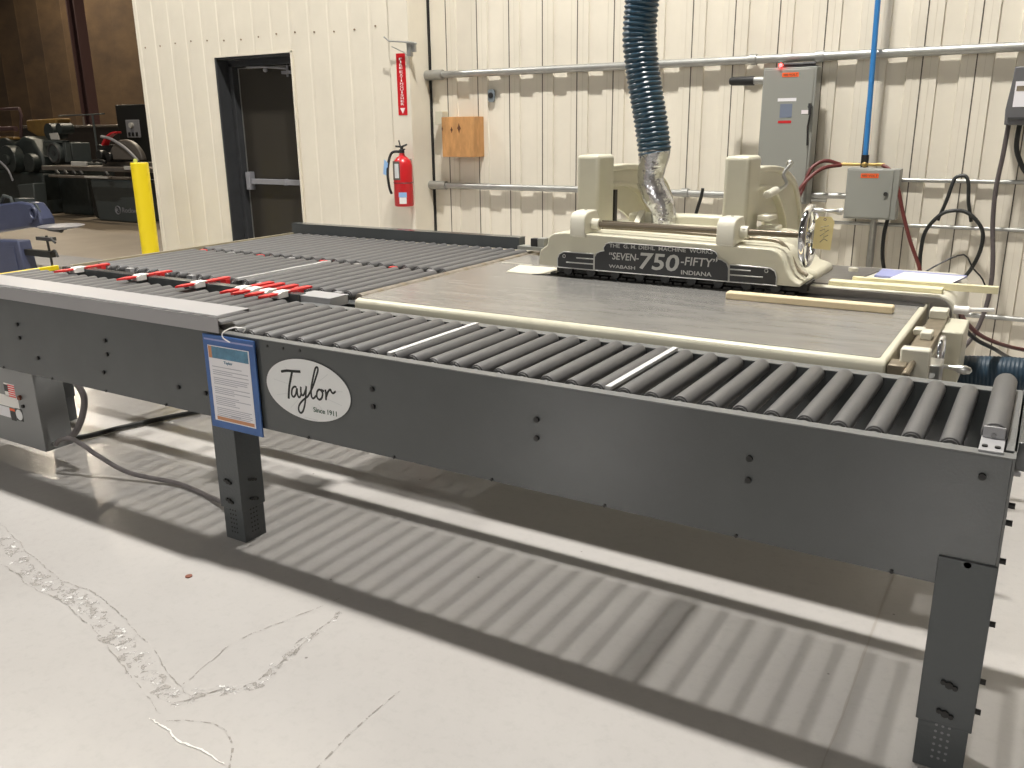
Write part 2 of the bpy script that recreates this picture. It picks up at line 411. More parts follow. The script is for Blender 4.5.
# door
dr = thing('door_1', '', '', (-6.4165, 6.0, 0)); del dr['label']; del dr['category']; dr['kind'] = 'structure'
fr = MB()
fr.box(-6.915, -6.895, 5.99, 6.25, 0, 2.148); fr.box(-6.895, -6.845, 6.13, 6.25, 0, 2.10); fr.box(-5.948, -5.930, 6.02, 6.25, 0, 2.148)
fr.box(-6.895, -5.948, 6.0, 6.25, 2.128, 2.148); fr.box(-6.895, -5.948, 6.13, 6.25, 2.07, 2.128)
obj('door_frame', fr, M['frame'], dr, .003)
tl = MB(); tl.box(-5.93, -5.912, 5.985, 6.2, 0, 2.16); tl.box(-6.925, -5.912, 5.985, 5.999, 2.148, 2.165)
obj('opening_trim', tl, M['wall'], dr)
lf = MB(); lf.box(-6.845, -5.948, 6.20, 6.245, .01, 2.07)
leaf = obj('door_leaf', lf, M['door'], dr, .003)
sl = MB(); sl.box(-6.838, -6.828, 6.192, 6.199, .01, 2.062); sl.box(-6.838, -5.95, 6.192, 6.199, 2.054, 2.062)
obj('leaf_edge_strip', sl, M['galv'], dr)
pb = MB(); pb.box(-6.80, -6.745, 6.13, 6.199, .93, 1.10); pb.box(-6.745, -5.96, 6.145, 6.185, .985, 1.035); pb.box(-6.30, -6.28, 6.14, 6.19, .98, 1.04)
obj('panic_bar', pb, M['silverpad'], dr, .004)
cl = MB(); cl.box(-6.22, -5.96, 6.15, 6.199, 1.985, 2.012); cl.cyl((-6.15, 6.16, 1.96), (-6.15, 6.16, 2.06), .012, 10)
cl.tube([(-6.15, 6.14, 2.03), (-6.32, 6.06, 2.045), (-6.58, 6.12, 2.055)], .009, 8); cl.box(-6.62, -6.40, 6.10, 6.13, 2.045, 2.062); cl.sphere((-6.37, 6.10, 2.025), .022)
obj('closer_arm', cl, M['silverpad'], dr)

# ------------------------------------------------------------------ roller conveyor (front strip, long)
Y0 = 2.017
cv = thing('roller_conveyor', 'long grey roller conveyor with an oval white script badge on its deep side panel', 'conveyor', (-2.2, 2.3, 0))
p = MB()
pan = [(-4.5, .487), (.006, .487), (.006, .815), (-4.5, .815)]
p.box(-4.5, .006, Y0, Y0 + .005, .487, .811)
p.box(-4.5, .006, Y0 + .005, Y0 + .04, .487, .492)
obj('side_panel', p, M['panel'], cv, .001)
p = MB(); p.box(-4.5, .006, Y0 - .001, Y0 + .034, .8111, .814)
obj('rail_flange', p, M['rail'], cv)
p = MB(); p.box(-2.55, .006, 2.572, 2.612, .6, .803); p.box(-4.5, -2.55, 2.572, 2.60, .6, .790)
obj('rear_rail', p, M['panel'], cv)
p = MB(); p.box(-2.62, .006, 2.570, 2.614, .8031, .806)
obj('rear_rail_flange', p, M['rail'], cv)
p = MB(); p.box(.0061, .011, Y0, 2.614, .50, .814); p.box(-.010, .012, Y0 + .05, 2.57, .8111, .814)
obj('end_plate', p, M['rail'], cv)
p = MB(); p.box(.011, .06, 2.14, 2.56, .745, .812)
obj('end_bracket', p, M['panel'], cv, .002)
# dark belt-drive channel under the rollers
for x in (-.96, -1.72):
    p = MB(); p.box(x - .009, x + .009, 2.066, 2.567, .810, .8205)
    obj('cross_bar', p, M['whitebar'], cv, .001)

def roller_mesh(r, y0, y1):
    mb = MB(); L = y1 - y0
    mb.lathe((0, y0, 0), (0, y1, 0), [(0, r * .80), (.001, r * .93), (.006, r), (L - .006, r), (L - .001, r * .93), (L, r * .8)], 22)
    return mb
def make_roller(x, r, y0, y1, z, parent, cap=True, m=None):
    mb = roller_mesh(r, y0, y1); mb.v = [(a + x, b, c + z) for a, b, c in mb.v]
    o = obj('roller', mb, m or M['roller'], parent)
    if cap:
        c = MB(); c.lathe((x, y0 - .016, z), (x, y0 + .0, z), [(0, .0055), (.008, .0055), (.0082, r * .45), (.012, r * .5), (.0122, r * .76), (.0158, r * .78)], 12)
        k = obj('roller_end', c, M['endcap'], o)
    return o
def row(x_list, proto, x0, parent):
    for x in x_list:
        c = copy_tree(proto, parent); c.location.x = proto.location.x + (x - x0)
xs = [-.12 - .08 * k for k in range(55)]
pr = make_roller(xs[0], .0245, 2.082, 2.560, .7955, cv)
row(xs[1:], pr, xs[0], cv)
make_roller(-.038, .0275, 2.13, 2.60, .826, cv)
p = MB(); p.box(-.062, -.014, 2.030, 2.135, .8142, .819); p.box(-.060, -.016, 2.118, 2.124, .819, .846)
eb = obj('roller_bracket', p, M['lightgrey'], cv, .001)
for x in (-.051, -.026):
    q = MB(); q.cyl((x, 2.055, .8188), (x, 2.055, .823), .006, 10); obj('screw', q, M['black'], eb)
# legs
def leg(x0, x1, y0, y1, foot):
    p = MB(); p.box(x0, x1, y0, y1, .13, .56)
    l = obj('leg', p, M['leg'], cv, .002)
    p = MB(); p.box(x0 + .006, x1 - .006, y0 + .006, y1 - .004, .0, .14); obj('foot_tube', p, M['leg'], l, .002)
    return l
lg = [leg(-2.535, -2.418, 2.011, 2.125, 1), leg(-.108, .012, 2.010, 2.12, 1), leg(-3.06, -2.97, 2.50, 2.59, 1), leg(-.12, -.05, 2.50, 2.57, 1), leg(-4.47, -4.36, 2.03, 2.12, 1), leg(-4.47, -4.36, 2.50, 2.60, 1)]
for xx, l in ((-2.477, lg[0]), (-.048, lg[1])):
    for z in (.243, .165):
        q = MB()
        for k in (-1, 0, 1): q.cyl((xx + k * .013, 2.0105, z - k * .004), (xx + k * .013, 2.0035, z - k * .004), .006 + .003 * (k == 0), 8)
        obj('adjusting_bolt', q, M['black'], l)
    q = MB()
    for r in range(6):
        for c in range(3): q.cyl((xx - .014 + c * .014, 2.0168, .124 - r * .018), (xx - .014 + c * .014, 2.0158, .124 - r * .018), .0035, 8)
    obj('hole_row', q, M['black'] if xx < -1 else M['silverpad'], l)
q = MB()
for r in range(6):
    for c in range(3): q.cyl((-2.4242, 2.055 + c * .014, .124 - r * .018), (-2.4232, 2.055 + c * .014, .124 - r * .018), .0035, 8)
for z in (.243, .165):
    for k in (-1, 0, 1): q.cyl((-2.4180, 2.07 + k * .013, z - k * .004), (-2.410, 2.07 + k * .013, z - k * .004), .006, 8)
obj('side_hole_row', q, M['black'], lg[0])
# bolts
for x, z in ((-3.725, .707), (-3.725, .648), (-3.61, .572), (-3.116, .707), (-3.116, .651), (-3.157, .571), (-2.702, .575), (-2.552, .575), (-1.753, .708), (-1.753, .65), (-1.155, .707), (-1.155, .651), (-.55, .707), (-.549, .65), (-.046, .763), (-.048, .552)):
    q = MB(); q.cyl((x, Y0 + .001, z), (x, Y0 - .007, z), .008, 10); obj('bolt', q, M['black'], cv)
for x, z in ((-2.21, .794), (-2.136, .794), (-2.059, .795)):
    q = MB(); q.cyl((x, Y0 + .001, z), (x, Y0 - .002, z), .005, 10); obj('bolt', q, M['black'], cv)
for i in range(12):
    x = -.2 - i * .37
    q = MB(); q.cyl((x, Y0 + .001, .492), (x, Y0 - .004, .492), .005, 8); obj('bolt', q, M['black'], cv)
for z in (.771, .695, .654, .561, .402, .25, .168):
    q = MB(); q.cyl((.010, 2.05, z), (.024, 2.05, z), .007, 10); obj('bolt', q, M['black'] if z != .771 else M['lightgrey'], cv)
# light grey side cover over the left half of the front rail
p = MB(); p.box(-4.62, -2.43, 2.002, 2.005, .815, .870); p.box(-4.62, -2.43, 2.002, 2.150, .876, .879); p.box(-4.62, -2.43, 2.147, 2.150, .866, .876)
obj('side_cover', p, mat('cover_grey', (.34, .335, .345), .42), cv, .0015)
# oval badge
E = [( -2.037 + .190 * math.cos(2 * PI * i / 64), .662 + .106 * math.sin(2 * PI * i / 64)) for i in range(64)]
p = MB(); p.prism(E, 'y', Y0 - .0022, Y0 - .0002)
bd = obj('badge', p, M['sticker'], cv)
E2 = MB(); n = 64
ring = [( -2.037 + .190 * math.cos(2 * PI * i / n), .662 + .106 * math.sin(2 * PI * i / n)) for i in range(n)]
ring2 = [( -2.037 + .193 * math.cos(2 * PI * i / n), .662 + .1085 * math.sin(2 * PI * i / n)) for i in range(n)]
E2.add([(a, Y0 - .0023, b) for a, b in ring + ring2], [(i, (i + 1) % n, n + (i + 1) % n, n + i) for i in range(n)])
obj('badge_border', E2, M['dark'], bd)
# script lettering: strokes in badge coordinates (0..1 across the oval's box, measured off the straightened badge)
def B(u, v): return (-2.227 + u * .380, .556 + v * .212)
st = MB(); yy = Y0 - .0024
def stroke(L, w=.0095): st.strip([B(*q) for q in L], w, yy + w * .30)
stroke([(.20, .735), (.27, .765), (.35, .775), (.435, .79)], .012)                       # T bar
stroke([(.335, .78), (.31, .65), (.285, .52), (.27, .40), (.262, .30)], .012)             # T stem
stroke([(.37, .515), (.345, .52), (.315, .47), (.305, .38), (.325, .345), (.355, .40), (.375, .50), (.375, .42), (.385, .36), (.405, .37), (.425, .44)])   # a
stroke([(.425, .54), (.42, .45), (.43, .40), (.455, .42), (.485, .52), (.49, .56), (.475, .40), (.455, .25), (.425, .13), (.395, .095), (.375, .14), (.385, .22), (.43, .31), (.50, .40)])   # y
stroke([(.50, .40), (.56, .55), (.61, .72), (.645, .86), (.64, .91), (.615, .88), (.58, .72), (.55, .55), (.545, .42), (.565, .385), (.60, .44)])   # l
stroke([(.665, .54), (.64, .55), (.615, .50), (.61, .42), (.635, .385), (.665, .42), (.68, .50), (.665, .55), (.70, .535)])   # o
stroke([(.715, .57), (.72, .50), (.715, .40)], .010); stroke([(.715, .43), (.745, .54), (.775, .585), (.785, .55), (.805, .535), (.835, .575)])   # r
obj('script_lettering', st, M['ink'], bd)
st = MB(); add_text(st, 'Since 1911', -2.015, -1.912, .590, .608, Y0 - .0024, .01)
obj('since_lettering', st, M['darkgreen'], bd)
st = MB()
for a in (12, 52, 128, 168, 205, 238, 300, 340):
    c, s_ = math.cos(math.radians(a)), math.sin(math.radians(a))
    st.tube([(-2.037 + c * .09, yy + .0008, .662 + s_ * .049), (-2.037 + c * .160, yy + .0008, .662 + s_ * .088)], .0011, 6)
st.tube([(-2.06, yy + .0006, .564), (-2.00, yy + .0006, .562)], .0010, 6)
obj('spoke_print', st, M['faint'], bd)

# hanging document sleeve
hs = thing('document_sleeve', 'blue plastic document sleeve with a printed page, tied to the conveyor rail', 'sign', (-2.395, 2.0, .45))
def quad(x0, x1, z0, z1, y, t=.002): return MB().box(x0, x1, y - t, y, z0, z1)
obj('sleeve', quad(-2.530, -2.270, .458, .806, 2.009, .006), M['blue'], hs, .001)
pg = obj('page', quad(-2.507, -2.298, .486, .768, 2.0025, .001), M['paper'], hs)
obj('picture_header', quad(-2.487, -2.303, .722, .765, 2.0014, .0004), M['teal'], pg)
obj('header_corner', quad(-2.504, -2.487, .722, .765, 2.0014, .0004), M['orange'], pg)
obj('orange_band', quad(-2.495, -2.304, .490, .503, 2.0014, .0004), M['orange'], pg)
t_ = MB(); add_text(t_, 'Taylor', -2.430, -2.385, .703, .716, 2.0013, .02); obj('heading', t_, M['teal'], pg)
t_ = MB(); random.seed(9)
z = .690
for i in range(22):
    if i in (1, 4, 8, 12, 17): z -= .0065; 
    w = random.choice([.12, .17, .18, .18, .10]) if i else .15
    t_.box(-2.492, -2.492 + w, 2.0010, 2.0014, z, z + .0026); z -= .0072
t_.box(-2.42, -2.37, 2.0010, 2.0014, .511, .514)
obj('body_text', t_, M['paper_line'], pg)
t_ = MB(); t_.box(-2.522, -2.276, 2.0020, 2.0029, .786, .792); obj('sleeve_slot', t_, M['lilac'], hs)
t_ = MB(); t_.tube(smooth([(-2.385, 2.000, .790), (-2.40, 1.985, .808), (-2.402, 1.99, .826), (-2.385, 2.02, .838), (-2.36, 2.05, .832), (-2.37, 2.05, .818)]), .0022, 8)
obj('tie', t_, M['white'], hs); hs.location.x += .010

# control box hanging under the conveyor
cb = thing('control_box', 'grey control box with flag and warning stickers hung under the conveyor', 'control box', (-4.05, 2.13, .10))
p = MB(); p.prism([(-4.36, .10), (-3.755, .10), (-3.765, .486), (-4.36, .486)], 'y', 2.060, 2.195)
obj('enclosure', p, M['ctl'], cb, .003)
def st_quad(name, x0, x1, z0, z1, m, parent=cb, y=2.0598): return obj(name, quad(x0, x1, z0, z1, y, .0008), m, parent)
fl = st_quad('flag_sticker', -4.01, -3.925, .330, .395, M['white'])
q = MB()
for i in range(6): q.box(-3.98, -3.925, 2.0583, 2.0588, .332 + i * .0105, .338 + i * .0105)
obj('flag_stripes', q, M['red_finger'], fl)
q = MB(); q.box(-4.01, -3.978, 2.0583, 2.0588, .355, .388); obj('flag_canton', q, M['dark'], fl)
st_quad('spec_sticker', -4.13, -3.912, .280, .335, M['white'])
o_ = st_quad('warning_sticker', -3.995, -3.955, .215, .275, M['dark']); q = MB(); q.box(-3.995, -3.955, 2.0583, 2.0588, .262, .274); obj('warning_header', q, M['orangetag'], o_)
st_quad('white_sticker', -4.1, -4.0, .225, .275, M['paper'])
o_ = st_quad('logo_sticker', -3.950, -3.895, .222, .282, M['dark']); q = MB(); q.cyl((-3.922, 2.0588, .252), (-3.922, 2.0575, .252), .026, 24); obj('round_logo', q, M['sticker'], o_)
q = MB(); q.cyl((-3.886, 2.060, .345), (-3.886, 2.048, .345), .008, 10); q.box(-3.892, -3.868, 2.045, 2.052, .334, .345); obj('switch', q, M['darkred'], cb)
q = MB(); q.cyl((-3.873, 2.060, .302), (-3.873, 2.050, .302), .008, 10); obj('button', q, M['black'], cb)
q = MB(); q.cyl((-3.757, 2.10, .128), (-3.735, 2.10, .128), .012, 10); q.cyl((-3.757, 2.17, .14), (-3.735, 2.17, .14), .012, 10); obj('cable_gland', q, M['steel'], cb)
q = MB(); q.tube(smooth([(-3.735, 2.10, .128), (-3.69, 2.10, .16), (-3.62, 2.12, .165), (-3.50, 2.15, .10), (-3.35, 2.19, .035), (-3.1, 2.25, .014), (-2.85, 2.22, .014), (-2.65, 2.16, .05), (-2.52, 2.13, .14)]), .0105, 10)
tag(obj('power_cable', q, M['greycable']), 'grey cable looping from the control box across the floor to the conveyor leg', 'cable')
q = MB(); q.tube(smooth([(-3.735, 2.17, .14), (-3.70, 2.18, .17), (-3.64, 2.19, .26), (-3.61, 2.19, .36), (-3.64, 2.16, .45), (-3.68, 2.12, .50)]), .015, 10)
tag(obj('flexible_conduit', q, M['greycable']), 'thick grey conduit curving up from the control box under the side panel', 'cable')
q = MB(); q.tube(smooth([(-4.4, 2.25, .016), (-4.06, 2.36, .016), (-3.98, 2.60, .016), (-3.88, 2.90, .016), (-3.7, 3.25, .016), (-3.4, 3.6, .016)]), .014, 8)
tag(obj('floor_cable', q, M['cable']), 'black cable lying on the floor beneath the wide roller section', 'cable')

# ------------------------------------------------------------------ wide roller section behind, left of the saw
ot = thing('roller_table', 'wide grey outfeed roller table with red fingers, left of the cream saw', 'conveyor', (-3.5, 3.6, 0))
xs2 = [-2.60 - .081 * k for k in range(23)]
pr = make_roller(xs2[0], .0245, 2.865, 3.508, .7885, ot); row(xs2[1:], pr, xs2[0], ot)
pr = make_roller(xs2[0], .0245, 3.575, 4.395, .7885, ot); row(xs2[1:], pr, xs2[0], ot)
for x in (-2.515, -2.455):
    mb = roller_mesh(.024, 2.84, 4.42); mb.v = [(a + x, b, c + .788) for a, b, c in mb.v]
    r_ = obj('taped_roller', mb, M['clear'], ot)
    for k in range(9):
        q = MB(); y = 2.90 + k * .17 + (.05 if x < -2.5 else 0); q.cyl((x, y, .788), (x, y + .035, .788), .0246, 20)
        obj('tape_band', q, M['brownsteel'], r_)
p = MB(); p.box(-4.5, -2.43, 2.775, 2.842, .62, .778); obj('front_beam', p, M['panel'], ot)
p = MB(); p.box(-4.5, -2.56, 3.522, 3.560, .62, .778); obj('middle_beam', p, M['panel'], ot)
p = MB(); p.box(-4.5, -2.43, 4.408, 4.44, .62, .788); obj('rear_beam', p, M['panel'], ot)
p = MB(); p.box(-2.440, -2.426, 2.76, 4.44, .60, .772); obj('inner_beam', p, M['panel'], ot)
p = MB(); p.box(-4.505, -4.490, 2.775, 4.44, .62, .806); obj('end_beam', p, mat('end_beam_tan', (.33, .29, .2), .5), ot)
p = MB(); p.box(-4.508, -4.488, 2.02, 2.70, .79, .814); obj('yellow_end_rail', p, M['yellow'], ot, .002)
p = MB(); p.box(-4.5, -2.655, 4.430, 4.434, .80, .867); p.box(-4.51, -2.655, 4.430, 4.505, .867, .870); p.box(-2.659, -2.655, 4.434, 4.5, .80, .867)
obj('back_fence', p, M['panel'], ot)
for x, y in ((-3.36, 2.80), (-4.40, 3.70)):
    if 1:
        p = MB(); p.box(x - .045, x + .045, y - .035, y + .035, 0, .64); obj('leg', p, M['leg'], ot)
p = MB(); p.box(-3.30 - .007, -3.30 + .007, 2.86, 3.51, .802, .8135); obj('cross_bar', p, M['whitebar'], ot)
FX = [-4.13, -3.64, -3.23, -2.945, -2.878, -2.795, -2.715]
ed = [-4.30] + FX + [-2.62]
for i in range(len(ed) - 1):
    if ed[i + 1] - ed[i] > .05:
        bar = MB(); bar.box(ed[i] + (.02 if i else 0), ed[i + 1] - .02, 2.602, 2.650, .780, .835); obj('guide_bar', bar, M['panel'], ot, .002)
for x in FX:
    q = MB(); q.prism([(x - .002, 2.455), (x + .016, 2.50), (x + .016, 2.75), (x - .016, 2.75), (x - .016, 2.50)], 'z', .8355, .8440)
    fg = obj('red_finger', q, M['red_finger'], ot)
    q = MB(); q.prism([(2.545, .822), (2.598, .822), (2.598, .8445), (2.612, .8445), (2.612, .848), (2.565, .848), (2.545, .840)], 'x', x - .024, x + .024)
    obj('white_wedge', q, M['white'], fg, .001)
p = MB(); p.box(-2.665, -2.475, 2.615, 2.725, .828, .831); p.box(-2.665, -2.475, 2.615, 2.618, .80, .828); p.box(-2.478, -2.475, 2.618, 2.725, .79, .828)
obj('bar_end_cover', p, M['lightgrey'], ot, .001)
for i, x in enumerate(xs2):            # grey spacer blocks between the roller ends
    for y in (2.846, 3.53):
        if i % 3: continue
        q = MB(); q.box(x - .062, x - .022, y - .010, y + .016, .778, .806)
        obj('chain_guard', q, M['red_finger'] if i % 2 else M['lightgrey'], ot)

# ------------------------------------------------------------------ rip saw
sw = thing('rip_saw', 'cream cast-iron rip saw with black lettered nameplate and flat steel bed', 'machine', (-1.4, 3.5, 0))
p = MB()
p.prism([(-2.25, .022), (-.50, .022), (-.45, .10), (-.55, .25), (-.52, .70), (-2.2, .70), (-2.15, .25), (-2.3, .10)], 'y', 3.12, 4.75)
obj('base', p, M['machine'], sw, .03)
p = MB(); p.prism([(2.69, .705), (2.69, .805), (2.696, .818), (2.71, .8245), (4.12, .8245), (4.12, .705)], 'x', -2.412, -.352)
tb = obj('table', p, M['machine'], sw, .008, seg=3)
p = MB(); p.prism(rrect(-2.400, -.374, 2.712, 3.62, .012), 'z', .824, .8262); p.box(-2.400, -2.20, 3.62, 4.10, .824, .8262)
obj('table_top', p, M['bed'], sw)
p = MB(); p.box(-2.30, -2.03, 3.62, 4.10, .8240, .8266); obj('rear_table_top', p, M['bed'], sw)
p = MB(); p.prism([(-2.20, 3.545), (-2.055, 3.545), (-1.98, 3.60), (-1.98, 3.76), (-2.25, 3.76)], 'z', .8264, .830); p.box(-2.38, -2.20, 3.79, 3.80, .8264, .829)
obj('painted_end_plate', p, M['machine_light'], sw)
p = MB(); p.prism([(-2.055, 3.545), (-.36, 3.585), (-.36, 3.63), (-.84, 3.75), (-1.98, 3.75), (-1.98, 3.60)], 'z', .8264, .8285)
ch = obj('feed_chain', p, M['chain'], sw)
q = MB()
for i in range(26):
    x = -1.96 + i * .044; q.box(x - .017, x + .017, 3.585, 3.64, .8286, .838); q.box(x - .017 + .022, x + .017 + .018, 3.66, 3.71, .8286, .838)
obj('chain_link', q, M['chain'], ch); ch.children[0]['kind'] = 'stuff'
# infeed ledge
led = [(-.86, .80)] + [(-.86, .862), (-.32, .862)]
for i in range(9):
    a = math.radians(90 - 90 * i / 8); led.append((-.32 + .068 * math.cos(a), .794 + .068 * math.sin(a)))
led += [(-.252, .70), (-.86, .70)]
p = MB(); p.prism(led, 'y', 3.662, 4.25); obj('infeed_ledge', p, M['machine_light'], sw, .006)
lf = [(-.84, .829), (-.84, .858), (-.33, .853)]
for i in range(9):
    a = math.radians(90 - 90 * i / 8); lf.append((-.33 + .064 * math.cos(a), .789 + .064 * math.sin(a)))
lf += [(-.266, .765), (-.345, .765), (-.345, .829)]
p = MB(); p.prism(lf, 'y', 3.645, 3.661); obj('ledge_face', p, M['ledge_steel'], sw)
p = MB(); p.prism([(-.90, 3.70), (-.74, 3.70), (-.66, 3.86), (-.60, 4.20), (-1.0, 4.20)], 'z', .862, .868); obj('ledge_top_plate', p, M['ledge_steel'], sw)
# pressure head
hd = [(-2.019, .873), (-2.019, .920), (-2.012, .943), (-1.995, .957), (-1.978, .966), (-1.972, .98), (-1.971, 1.0), (-1.962, 1.013), (-1.94, 1.025), (-1.88, 1.032), (-1.6, 1.028),
      (-.945, 1.013), (-.915, 1.004), (-.896, .985), (-.886, .962), (-.876, .936), (-.858, .905), (-.836, .888), (-.815, .880), (-.815, .868)]
p = MB(); p.prism(hd, 'y', 3.55, 3.80); obj('pressure_head', p, M['machine'], sw, .022, seg=4)
hd2 = [(-2.0, .90), (-1.98, 1.01), (-1.90, 1.045), (-1.0, 1.040), (-.955, 1.03), (-.925, 1.0), (-.90, .95), (-.86, .91), (-.80, .893), (-.80, .85), (-2.0, .85)]
p = MB(); p.prism(hd2, 'y', 3.78, 4.10); obj('head_rear_body', p, M['machine'], sw, .02, seg=3)
p = MB(); p.tube(smooth([(-1.87, 3.70, 1.047), (-1.5, 3.70, 1.044), (-1.15, 3.70, 1.036), (-.975, 3.70, 1.030), (-.925, 3.70, 1.008), (-.895, 3.70, .965), (-.865, 3.69, .92), (-.82, 3.68, .896)]), .008, 10)
obj('oil_line', p, M['brownsteel'], sw)
p = MB(); p.box(-1.95, -.80, 3.60, 3.74, .842, .873); obj('pressure_roller_rack', p, M['chain'], sw)
for i in range(9):
    p = MB(); p.cyl((-1.88 + i * .12, 3.575, .856), (-1.88 + i * .12, 3.60, .856), .022, 14); obj('pressure_wheel', p, M['dark'], sw)
# nameplate
YP = 3.5485
NPc = [(-1.727, .871), (-1.727, .930), (-1.718, .948), (-1.700, .958), (-1.680, .962), (-1.684, .975), (-1.672, .993), (-1.650, 1.001),
       (-1.190, .996), (-1.168, .988), (-1.158, .974), (-1.164, .962), (-1.140, .957), (-1.118, .945), (-1.109, .925), (-1.109, .869)]
NPl = [(-1.731, .871), (-1.731, .945), (-1.885, .945), (-1.908, .932), (-1.917, .912), (-1.917, .875)]
NPr = [(-1.105, .871), (-1.105, .940), (-.940, .937), (-.918, .926), (-.910, .905), (-.909, .869)]
npz = lambda L: L
p = MB(); p.prism(NPc, 'y', YP - .006, YP - .001); npc = obj('nameplate', p, M['plate'], sw)
for L in (NPl, NPr):
    p = MB(); p.prism(L, 'y', YP - .005, YP - .001); o_ = obj('nameplate_wing', p, M['plate'], sw)
    q = MB(); q.tube([(a, YP - .005, b) for a, b in L], .0028, 6)
    s = 1 if L is NPr else -1
    xa = L[0][0]
    q.tube([(xa + s * .002, YP - .005, .921), (xa + s * .088, YP - .005, .921)], .0032, 6)
    q.tube([(xa + s * .002, YP - .005, .898), (xa + s * .140, YP - .005, .898)], .0032, 6)
    q.torus((xa + s * .152, YP - .005, .925), (0, 1, 0), .007, .0018, 20, 6)
    obj('silver_line', q, M['plate_line'], o_)
q = MB(); q.tube([(a, YP - .006, b) for a, b in NPc] + [(NPc[0][0], YP - .006, NPc[0][1])], .0024, 6); q.tube([(-1.92, YP - .005, .872), (-.905, YP - .005, .868)], .0028, 6)
obj('silver_border', q, M['plate_line'], npc)
q = MB(); yt = YP - .0062
add_text(q, 'THE  G. M. DIEHL  MACHINE  WORKS', -1.655, -1.180, .979, .996, yt, .012)
add_text(q, '\u201cSEVEN-', -1.655, -1.512, .926, .958, yt, .010, .12)
add_text(q, '-FIFTY\u201d', -1.318, -1.158, .924, .960, yt, .010, .12)
add_text(q, '750', -1.508, -1.326, .893, .966, yt, .018, .12)
add_text(q, 'WABASH', -1.655, -1.528, .888, .903, yt, .012)
add_text(q, 'INDIANA', -1.315, -1.180, .884, .902, yt, .012)
obj('lettering', q, M['plate_line'], npc)
# lugs, shaft, handwheel
def lug(x0, x1):
    L = [(3.535, 1.020), (3.535, 1.095), (3.542, 1.112), (3.56, 1.124), (3.60, 1.130), (3.66, 1.130), (3.68, 1.10), (3.70, 1.030), (3.60, 1.020), (3.58, 1.0)]
    p = MB(); p.prism(L, 'x', x0, x1); o = obj('shaft_lug', p, M['machine_light'], sw, .005, seg=2)
    q = MB(); q.cyl(((x0 + x1) / 2, 3.62, 1.128), ((x0 + x1) / 2, 3.62, 1.1315), .007, 10); obj('set_screw', q, M['black'], o)
    q = MB(); q.cyl((x1 - .002, 3.62, 1.068), (x1 + .035, 3.62, 1.068), .026, 18)
    for k in range(3): q.cyl((x1 + .018, 3.62 + .027 * math.cos(k + 2.4), 1.068 + .027 * math.sin(k + 2.4)), (x1 + .018, 3.62, 1.068), .005, 8)
    obj('collar', q, M['machine_light'], o)
lug(-1.850, -1.775); lug(-1.168, -1.092)
p = MB(); p.cyl((-1.86, 3.62, 1.068), (-.83, 3.62, 1.068), .0135, 16); obj('shaft', p, M['shaft'], sw)
p = MB(); p.cyl((-1.86, 3.70, 1.075), (-1.1, 3.70, 1.062), .006, 12); obj('rear_shaft', p, M['shaft'], sw)
def handwheel(c, R, parent, hx=.10):
    q = MB(); q.torus(c, (1, 0, 0), R, R * .14, 40, 12)
    hw = obj('handwheel', q, M['chrome'], parent)
    q = MB(); q.cyl((c[0] - R * .18, c[1], c[2]), (c[0] + R * .18, c[1], c[2]), R * .26, 20)
    for k in range(3):
        a = k * 2 * PI / 3 + .5; q.cyl(c, (c[0], c[1] + R * math.cos(a), c[2] + R * math.sin(a)), R * .09, 10)
    obj('wheel_hub', q, M['chrome'], hw)
    return hw
hw = handwheel((-.815, 3.62, 1.065), .112, sw)
q = MB(); q.lathe((-.80, 3.62, 1.166), (-.69, 3.62, 1.166), [(0, .010), (.03, .012), (.04, .007), (.08, .008), (.09, .014), (.105, .014), (.110, .004)], 14)
obj('wheel_handle', q, M['steel'], hw)
